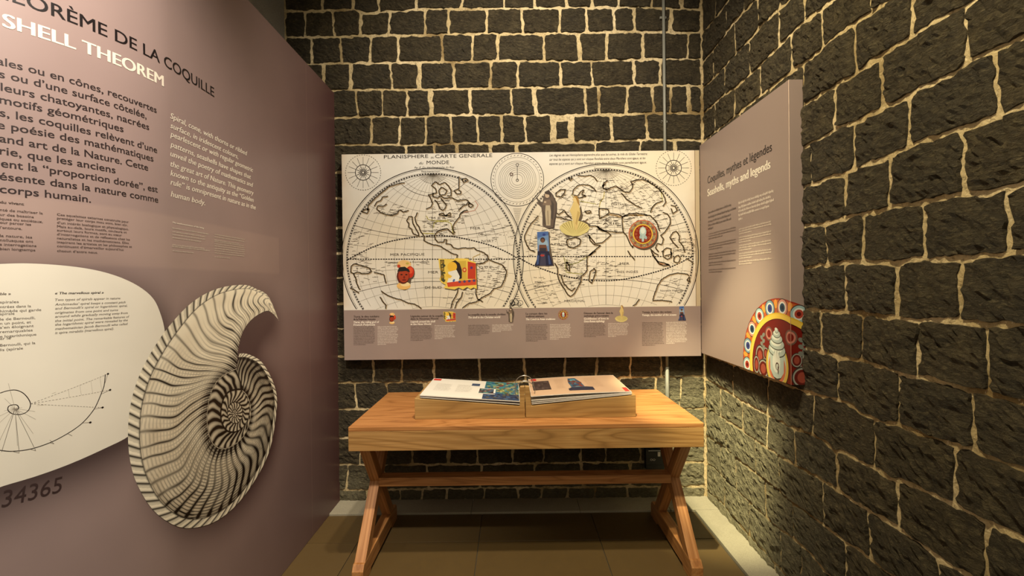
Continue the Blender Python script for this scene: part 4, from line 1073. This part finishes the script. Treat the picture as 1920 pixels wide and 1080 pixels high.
        E(-2.5, -17, 4.6, 5, S(60, 40, 32)); E(-2.5, -15.5, 3.2, 3.8, S(116, 76, 54)); P([(-9, -8), (4, -8), (8, 8), (-10, 8)], S(112, 72, 54)); P([(-8, -2), (4, -2), (4, 5), (-8, 5)], S(52, 46, 56)); P([(-12, 4), (9, 4), (15, 22), (17, 31), (-18, 31), (-13, 18)], S(34, 36, 62))
        P([(-6, 8), (2, 8), (4, 31), (-8, 31)], S(66, 64, 84)); E(-3, 12, 4, 2, S(170, 60, 56)); P([(-13, 12), (-9, 12), (-10, 28), (-14, 30)], S(64, 84, 132)); P([(7, 12), (10, 12), (13, 28), (9, 29)], S(60, 78, 124))
FL = {'head': 'brown face wearing a red and yellow shell headdress', 'codex': 'seated figure in a yellow and red painted panel', 'saint': 'robed grey saint', 'scallop': 'pale figure standing on a cream scallop shell', 'disc': 'round red and gold disc with a white conch', 'sea': 'dark figure in a blue skirt'}
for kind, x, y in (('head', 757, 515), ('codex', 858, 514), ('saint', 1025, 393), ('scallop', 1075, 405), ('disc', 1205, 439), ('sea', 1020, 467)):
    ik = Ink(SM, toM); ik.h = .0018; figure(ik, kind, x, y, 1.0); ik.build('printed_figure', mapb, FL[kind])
for kind, x, y, k in (('head', 735, 597, .38), ('codex', 843, 594, .33), ('saint', 957, 591, .42), ('disc', 1056, 590, .36), ('scallop', 1164, 588, .42), ('sea', 1279, 588, .42)):
    ik = Ink(SM, toM); ik.h = .0012; figure(ik, kind, x, y, k, False); ik.build('caption_figure', mapb, 'small '+FL[kind])

# ================================================================== the legends board on the right wall
rz1 = toR(1475, 152)[1]; rz0 = toR(1484, 722)[1]
leg = thing('legends_board', 'mauve board about seashells, myths and legends with a painted conch roundel in its corner', 'display board', (XP+.03, (YM+YC)/2, rz0))
box('backing_board', (XP, XR-.006, YC, YM-.002, rz0, rz1), BOARD, leg, .001)
UC = YM-YC; UEnd = UC+(XR-.006-XP)
ik = Ink(SR, toR)
ik.line([(UC-.0005, rz0), (UC-.0005, rz1)], .0022, S(205, 180, 160), px=False, h=.0006)
ik.build('corner_edge', leg, 'pale worn fold at the corner')
ik = Ink(SR, toR); ik.h = .0010
ik.text('Coquilles, mythes et légendes', 1327, 1448, 345, .058, S(44, 34, 34), bold=.004, at='start', res=4)
ik.build('title_lettering', leg, 'black French title')
ik = Ink(SR, toR); ik.h = .0010
ik.text('Seashells, myths and legends', 1327, 1445, 368.5, .058, WHITE, bold=.016, at='start', res=4)
ik.build('title_lettering', leg, 'white English title')
ik = Ink(SR, toR); ik.h = .0010
for i, (x1, y) in enumerate([(1372, 401), (1381, 409.5), (1371, 417.5), (1372, 424.5), (1338, 431)]): ik.bars(1328, x1, y, .0088, S(86, 70, 64))
for i, (x1, y) in enumerate([(1452, 383), (1447, 391), (1452, 398), (1443, 405.5), (1393, 413)]): ik.bars(1385, x1, y, .0088, S(226, 212, 194))
for y0, n in ((440, 3), (460, 3), (478, 3), (494, 2), (507, 2)):
    for i in range(n): ik.bars(1329, 1380 if i < n-1 else 1355, y0+i*4.4, .0056, S(100, 82, 76))
for y0, n in ((431, 3), (447, 3), (462, 3), (477, 3), (492, 2)):
    for i in range(n): ik.bars(1386, 1447 if i < n-1 else 1410, y0+i*4.4, .0056, S(212, 196, 178))
ik.bars(1493, 1499, 443, .005, S(90, 74, 70))
ik.build('text_lettering', leg, 'small dark and pale paragraphs')['kind'] = 'stuff'
# roundel: painted in board units, centre near the lower corner, cut by the board's edges
cu, cz, KS = YM-2.122, 1.05, .968
NT = 1
def cl(pts):                                   # clip polygon to board (bottom and side)
    def clip(P, f, inter):
        out = []
        for i in range(len(P)):
            a, b = P[i-1], P[i]
            if f(b):
                if not f(a): out.append(inter(a, b))
                out.append(b)
            elif f(a): out.append(inter(a, b))
        return out
    zb = rz0+.001; P = clip(pts, lambda p: p[1] >= zb, lambda a, b: (a[0]+(b[0]-a[0])*(zb-a[1])/(b[1]-a[1]), zb))
    if P: P = clip(P, lambda p: p[0] <= UEnd, lambda a, b: (UEnd, a[1]+(b[1]-a[1])*(UEnd-a[0])/(b[0]-a[0])))
    return P
def rp(pts, col):
    P = cl(pts)
    if len(P) < 3: return
    ik.h += .00002
    inn = [p for p in P if p[0] <= UC]
    # split at the corner so the print folds round it
    for side in (0, 1):
        Q = []
        for i in range(len(P)):
            a, b = P[i-1], P[i]
            fa, fb = ((a[0] <= UC) if side == 0 else (a[0] >= UC)), ((b[0] <= UC) if side == 0 else (b[0] >= UC))
            X_ = lambda: (UC, a[1]+(b[1]-a[1])*(UC-a[0])/(b[0]-a[0]))
            if fb:
                if not fa: Q.append(X_())
                Q.append(b)
            elif fa: Q.append(X_())
        if len(Q) < 3: continue
        off = 1e-6 if side else -1e-6
        Q = [(q[0]+off if abs(q[0]-UC) < 1e-9 else q[0], q[1]) for q in Q]
        ik.add(Q, [tuple(range(len(Q)))], col)
def el(x, y, rx, ry, rot=0, n=30):
    x, y, rx, ry = x*KS, y*KS, rx*KS, ry*KS
    return [(cu+x+rx*math.cos(a)*math.cos(rot)-ry*math.sin(a)*math.sin(rot), cz+y+rx*math.cos(a)*math.sin(rot)+ry*math.sin(a)*math.cos(rot)) for a in [2*math.pi*i/n for i in range(n)]]
ik = Ink(SR, toR); ik.h = .0007
rp(el(0, 0, .345, .345, n=90), S(150, 44, 26)); rp(el(0, 0, .338, .338, n=90), S(186, 92, 46))
for j in range(18):
    a = math.pi*2*(j+.25)/18; r_ = .302
    b = a+math.pi/18; rp(el(.318*math.cos(b), .318*math.sin(b), .022, .014, b), S(222, 150, 62))
    for s_, colr_ in ((1.0, S(66, 52, 46)), (.9, (S(150, 178, 178), S(206, 140, 120), S(120, 150, 160))[j % 3]), (.66, S(214, 216, 206)), (.48, (S(168, 66, 48), S(40, 70, 96), S(52, 70, 130))[j % 3]), (.24, (S(90, 22, 20), S(20, 36, 48), S(30, 40, 90))[j % 3])):
        rp(el(r_*math.cos(a), r_*math.sin(a), .044*s_, .043*s_, a), colr_)
rp(el(0, 0, .275, .275, n=90), S(216, 176, 54)); rp(el(0, 0, .268, .268, n=90), S(228, 192, 76)); rp(el(0, 0, .246, .246, n=80), S(70, 22, 14)); rp(el(0, 0, .242, .242, n=80), S(112, 26, 16))
# curls
for sx in (-1, 1):
    for (x, y, rx, ry) in ((.17, .04, .045, .06), (.14, -.02, .05, .05), (.205, -.01, .03, .05), (.115, .06, .028, .035)):
        rp(el(sx*x, y, rx, ry), S(58, 50, 44)); rp(el(sx*x, y, rx*.88, ry*.88), S(150, 150, 138)); rp(el(sx*x, y, rx*.74, ry*.74), S(96, 30, 22)); rp(el(sx*x, y, rx*.45, ry*.5), S(150, 70, 54))
    for i_ in range(5): rp(el(sx*(.135+.018*(i_ % 2)), .09+i_*.016, .014, .010, sx*.6*(1 if i_ % 2 else -1)), S(120, 122, 112))
    rp(el(sx*.085, .165, .034, .036), S(110, 84, 72)); rp(el(sx*.085, .165, .026, .028), S(190, 120, 104)); rp(el(sx*.085, .165, .017, .019), S(122, 28, 20))
cu -= .018; KS = .90
# gold and white scarf either side, then the conch itself
rp(el(0, .02, .105, .125), S(54, 46, 36)); rp(el(0, .02, .100, .120), S(206, 176, 74)); rp(el(0, .03, .082, .112), S(186, 196, 178)); rp(el(0, .01, .076, .085), S(196, 110, 76)); rp(el(0, .03, .062, .09), S(60, 52, 44))
rp([(cu+KS*a_, cz+KS*b_) for a_, b_ in ((-.064, .10), (-.06, -.01), (-.03, -.045), (0, -.05), (.035, -.04), (.06, -.01), (.064, .10), (.04, .13), (-.04, .13))], S(176, 190, 182))
for (y, rx, ry, t) in ((.100, .078, .040, 0), (.130, .068, .032, 1), (.158, .052, .026, 0), (.182, .034, .020, 1), (.200, .016, .014, 0)):
    rp(el(0, y, rx, ry), S(70, 70, 60)); rp(el(0, y+.002, rx*.94, ry*.9), S(172, 184, 176)); rp(el(-.006, y+.008, rx*.66, ry*.6), S(212, 216, 204))
rp(el(-.004, .035, .034, .055), S(214, 216, 204)); rp(el(.004, .015, .016, .02), S(60, 30, 24)); rp(el(.004, .013, .011, .015), S(190, 196, 186)); rp(el(.012, -.004, .004, .022), S(60, 30, 24))
for i_ in range(3): rp([(cu+(-.02+.02*i_), cz+.085), (cu+(-.017+.02*i_), cz+.085), (cu+(-.012+.012*i_), cz+.045)], S(80, 84, 78))
rp([(cu-.10, cz-.05), (cu-.04, cz-.05), (cu+.03, cz-.054), (cu-.0, cz-.054)], S(180, 190, 190))
ik.build('painted_roundel', leg, 'painted disc with a white conch, ringed in yellow and bright petals')

# ================================================================== table
TX0, TX1, TY0, TY1, TZ = -.838, .963, 2.30, 3.052, .75
tb = thing('trestle_table', 'oiled teak table with a deep apron and crossed trestle legs', 'table', ((TX0+TX1)/2, (TY0+TY1)/2, 0))
# thick top: a slab over a mitred apron
box('table_top', (TX0, TX1, TY0, TY1, TZ-.022, TZ), WOOD_X, tb, .002)
box('apron', (TX0, TX1, TY0, TY0+.028, TZ-.122, TZ-.0223), WOOD_F, tb, .0012)
box('apron', (TX0, TX1, TY1-.028, TY1, TZ-.122, TZ-.0223), WOOD_F, tb, .0012)
box('apron', (TX0, TX0+.028, TY0+.0285, TY1-.0285, TZ-.122, TZ-.0223), WOOD_Y, tb, .0012)
box('apron', (TX1-.028, TX1, TY0+.0285, TY1-.0285, TZ-.122, TZ-.0223), WOOD_Y, tb, .0012)
box('underside', (TX0+.0285, TX1-.0285, TY0+.0285, TY1-.0285, TZ-.115, TZ-.060), WOOD_X, tb, 0)
def beam(name, x0, x1, a, b, th, parent, mat):
    # a, b: (y,z) centre line ends; built upright then turned, so the grain runs along it
    ay, az = a; by, bz = b; Ln = math.hypot(by-ay, bz-az); ang = math.atan2(by-ay, bz-az)
    V, Fc = boxv(-(x1-x0)/2, (x1-x0)/2, -th/2, th/2, 0, Ln)
    me = bpy.data.meshes.new(name); me.from_pydata(V, [], Fc); me.materials.append(mat)
    o = bpy.data.objects.new(name, me); COL.objects.link(o); o.parent = parent
    o.location = Vector(((x0+x1)/2, ay, az))-parent.location; o.rotation_euler = (-ang, 0, 0)
    bevel(o, .0025); return o
RY0, RY1, RH = 2.205, 2.86, .098
for x0, x1 in ((-.797, -.741), (.858, .914)):
    # foot rail with raised middle and chamfered ends
    prof = [(RY0, 0), (RY0+.11, 0), (RY0+.13, .018), (RY1-.13, .018), (RY1-.11, 0), (RY1, 0), (RY1, .075), (RY1-.022, RH), (RY0+.022, RH), (RY0, .072)]
    prism('foot_rail', prof, x0, x1, lambda y, z, a: (a, y, z), WOOD_Y, tb, .002)
    beam('leg', x0+.001, x1-.001, (RY0+.055, .075), (2.76, TZ-.118), .060, tb, WOOD_L)
    beam('leg', x0+.0015, x1-.0015, (RY1-.09, .075), (2.362, TZ-.118), .060, tb, WOOD_L)
box('stretcher', (-.742, .859, 2.485, 2.56, .365, .412), WOOD_X, tb, .0025)

# ================================================================== book stand and ring book
SX0, SXM, SX1, SY0, SY1 = -.526, .0625, .6525, 2.42, 2.875
st = thing('book_stand', 'pair of sloping oak blocks forming a book rest on the table', 'book stand', (SXM, (SY0+SY1)/2, TZ))
bt = TZ+.0005
profL = [(SX0, 0), (SXM-.0015, 0), (SXM-.0022, .168), (SXM-.026, .166), (SXM-.029, .064), (SX0, .112)]
profR = [(SXM+.0035, 0), (SX1, 0), (SX1, .116), (SXM+.032, .064), (SXM+.024, .166), (SXM+.0005, .168)]
prism('side_block', profL, SY0, SY0+.036, lambda x, z, a: (x, a, bt+z), OAK, st, .0015)
prism('side_block', profR, SY0, SY0+.036, lambda x, z, a: (x, a, bt+z), OAK, st, .0015)
prism('rest', [(SX0, 0), (SXM-.002, 0), (SXM-.002, .060), (SX0, .1105)], SY0+.0365, SY1, lambda x, z, a: (x, a, bt+z), OAK, st, .0015)
prism('rest', [(SXM+.004, 0), (SX1, 0), (SX1, .1145), (SXM+.004, .060)], SY0+.0365, SY1, lambda x, z, a: (x, a, bt+z), OAK, st, .0015)

bk = thing('ring_book', 'large laminated ring book lying open, blue picture page left, tan page right', 'book', (SXM, 2.65, TZ+.12))
BY0, BY1 = 2.425, 2.872
def page(xa, za, xb, zb_, th, print_cols=None, bow=0.0, y0=BY0, y1=BY1, mat=PAPER_E):
    n = 12; V = []; Fc = []
    for i in range(n+1):
        t = i/n; x = xa+(xb-xa)*t; z = za+(zb_-za)*t+bow*math.sin(math.pi*t)
        V += [(x, y0, z), (x, y1, z), (x, y1, z-th), (x, y0, z-th)]
    for i in range(n):
        for k in range(4): k2 = (k+1) % 4; Fc.append((4*i+k, 4*i+4+k, 4*i+4+k2, 4*i+k2))
    Fc += [(0, 1, 2, 3), (4*n+3, 4*n+2, 4*n+1, 4*n)]
    o = mesh_obj('page', V, Fc, mat, bk)
    import bmesh
    bm = bmesh.new(); bm.from_mesh(o.data); bmesh.ops.recalc_face_normals(bm, faces=bm.faces); bm.to_mesh(o.data); bm.free()
    return o
# left pages
LXa, LXb = -.500, SXM-.030
page(LXa+.004, TZ+.1195, LXb+.004, TZ+.0755, .004)
page(LXa+.002, TZ+.1245, LXb+.003, TZ+.0820, .0035, mat=PAGE_DARK)
page(LXa, TZ+.1285, LXb+.002, TZ+.0895, .0035)
RXa, RXb = SXM+.034, .633
page(RXa+.002, TZ+.0760, RXb-.001, TZ+.1235, .0038)
page(RXa+.001, TZ+.0850, RXb-.001, TZ+.1275, .0035)
page(RXa, TZ+.0945, RXb, TZ+.1310, .0035)
page(RXa-.002, TZ+.1150, RXb-.002, TZ+.1345, .003, bow=.004)
def SPL(u, v, h): return (LXa+u*(LXb+.002-LXa), BY0+v*(BY1-BY0), TZ+.1285+(.0895-.1285)*u+h)
def SPR(u, v, h): return (RXa-.002+u*(RXb-RXa), BY0+v*(BY1-BY0), TZ+.1150+(.0195)*u+.004*math.sin(math.pi*u)+h)
def sub_rect(ik, u0, v0, u1, v1, col, n=6):
    for i in range(n):
        a = u0+(u1-u0)*i/n; b = u0+(u1-u0)*(i+1)/n; ik.add([(a, v0), (b, v0), (b, v1), (a, v1)], [(0, 1, 2, 3)], col)
ik = Ink(SPL, lambda x, y: (x, y)); ik.h = .0004
sub_rect(ik, .005, .01, .995, .99, S(232, 228, 216)); ik.h = .0007
sub_rect(ik, .012, .86, .10, .97, S(206, 62, 50)); sub_rect(ik, .62, .01, .995, .99, S(58, 116, 128)); ik.h = .0009
def rnd_pic(u0, v0, u1, v1, cols, n, seed):
    r = random.Random(seed)
    for _ in range(n):
        a = r.uniform(u0, u1); b = r.uniform(v0, v1); c = r.choice(cols); rx = r.uniform(.010, .035); ry = r.uniform(.02, .06)
        rx = min(rx, a-u0+.004, u1-a+.004); ry = min(ry, b-v0+.006, v1-b+.006); ik.h += 2e-6
        ik.ell(a, b, rx, ry, c, 10, px=False, h=ik.h)
sub_rect(ik, .62, .01, .995, .30, S(44, 62, 92)); ik.h = .0010
rnd_pic(.63, .30, .99, .97, [S(66, 128, 140), S(96, 150, 140), S(118, 124, 70), S(60, 90, 60), S(120, 62, 54), S(170, 170, 110), S(50, 100, 130), S(150, 150, 120)], 150, 3)
rnd_pic(.63, .02, .99, .32, [S(46, 70, 110), S(58, 92, 130), S(36, 46, 76), S(86, 84, 70)], 60, 5)
ik.h = .0014; sub_rect(ik, .56, .25, .745, .55, S(238, 236, 228)); ik.h = .0016; sub_rect(ik, .57, .28, .725, .53, S(60, 66, 64)); ik.h = .0018
rnd_pic(.575, .29, .72, .52, [S(150, 90, 90), S(96, 140, 130), S(60, 50, 54), S(70, 90, 110)], 22, 6)
ik.h = .0012; sub_rect(ik, .47, .66, .56, .80, S(70, 86, 112)); ik.h = .0010
for (a, b) in ((.09, .27), (.32, .50)):
    for i in range(9): ik.bars(a, b-random.uniform(0, .03), .66-i*.045, .011, S(176, 170, 158), px=False)
ik.build('page_print', bk, 'white page with text, a red corner and a blue green picture')
ik = Ink(SPR, lambda x, y: (x, y)); ik.h = .0004
sub_rect(ik, .003, .01, .997, .99, S(206, 172, 140)); ik.h = .0007
sub_rect(ik, .03, .84, .09, .98, S(196, 58, 52)); sub_rect(ik, .035, .28, .225, .80, S(62, 48, 44)); sub_rect(ik, .945, .02, .99, .22, S(206, 58, 48)); ik.h = .0009
rnd_pic(.04, .30, .22, .78, [S(78, 62, 58), S(50, 38, 36), S(96, 80, 74), S(66, 52, 48)], 40, 9)
for (a, b) in ((.29, .40), (.62, .80)):
    for i in range(11): ik.bars(a, b-random.uniform(0, .03), .82-i*.05, .010, S(180, 146, 116), px=False)
ik.h = .0012
for pts, c in (([(.40, .16), (.66, .14), (.66, .30), (.60, .34), (.45, .34), (.40, .26)], S(34, 40, 62)), ([(.44, .32), (.58, .32), (.57, .60), (.53, .86), (.45, .86), (.43, .60)], S(52, 90, 116)), ([(.47, .34), (.57, .34), (.55, .56), (.49, .56)], S(120, 54, 44)), ([(.46, .62), (.53, .62), (.52, .80), (.47, .80)], S(96, 150, 164))):
    ik.poly(pts, c, px=False)
rnd_pic(.44, .34, .57, .84, [S(44, 74, 104), S(110, 60, 50), S(90, 140, 150), S(50, 44, 50)], 26, 12)
ik.build('page_print', bk, 'tan page with a dark picture and a blue statue')
for y in (2.475, 2.625):
    r_ = .054; cz_ = TZ+.132
    pts = [(SXM+.002+r_*math.cos(a), y+.004*math.sin(a), cz_+r_*math.sin(a)) for a in [2*math.pi*i/40 for i in range(40)]]
    tube('ring', pts, .0022, STEEL, bk, 10, True)

# ================================================================== conduit, socket
cxm = on_y(1246, 150, 3.06)[0]
cp = thing('conduit_pipe', 'thin grey conduit running down the stone wall behind the map', 'pipe', (cxm, 3.066, .30))
tube('upper_pipe', [(cxm, 3.066, ZT), (cxm, 3.066, mz0-.085)], .0100, CONDUIT, cp)
tube('lower_pipe', [(cxm, 3.068, mz0-.08), (cxm, 3.068, .41)], .0130, CONDUIT, cp)
for z in (3.25, 2.55, .62):
    box('clip', (cxm-.022, cxm+.022, 3.074, YW, z-.008, z+.008), CONDUIT, cp, .002)
cs = [on_y(x, y, 3.05) for x, y in ((1211, 843), (1246, 880))]
so = thing('wall_socket', 'black switched wall socket low on the stones under the table', 'socket', ((cs[0][0]+cs[1][0])/2, 3.06, cs[1][1]))
sx0, sx1, sz1, sz0 = cs[0][0], cs[1][0], cs[0][1], cs[1][1]
box('back_box', (sx0, sx1, 3.052, YW, sz0, sz1), BLACKP, so, .004)
box('face_plate', (sx0-.002, sx1+.002, 3.044, 3.0525, sz0+.03, sz1+.002), BLACKP, so, .003)
box('rocker_switch', (sx0+.076, sx0+.094, 3.039, 3.046, sz1-.044, sz1-.014), SILVER, so, .002)
box('label_strip', (sx0+.016, sx0+.096, 3.0425, 3.0445, sz1-.008, sz1-.0045), SILVER, so, .0005)
for dx in (.034, .052): tube('earth_ring', [(sx0+dx+.0075*math.cos(a), 3.0425, sz1-.066+.0055*math.sin(a)) for a in [2*math.pi*i/16 for i in range(16)]], .0013, SILVER, so, 6, True)
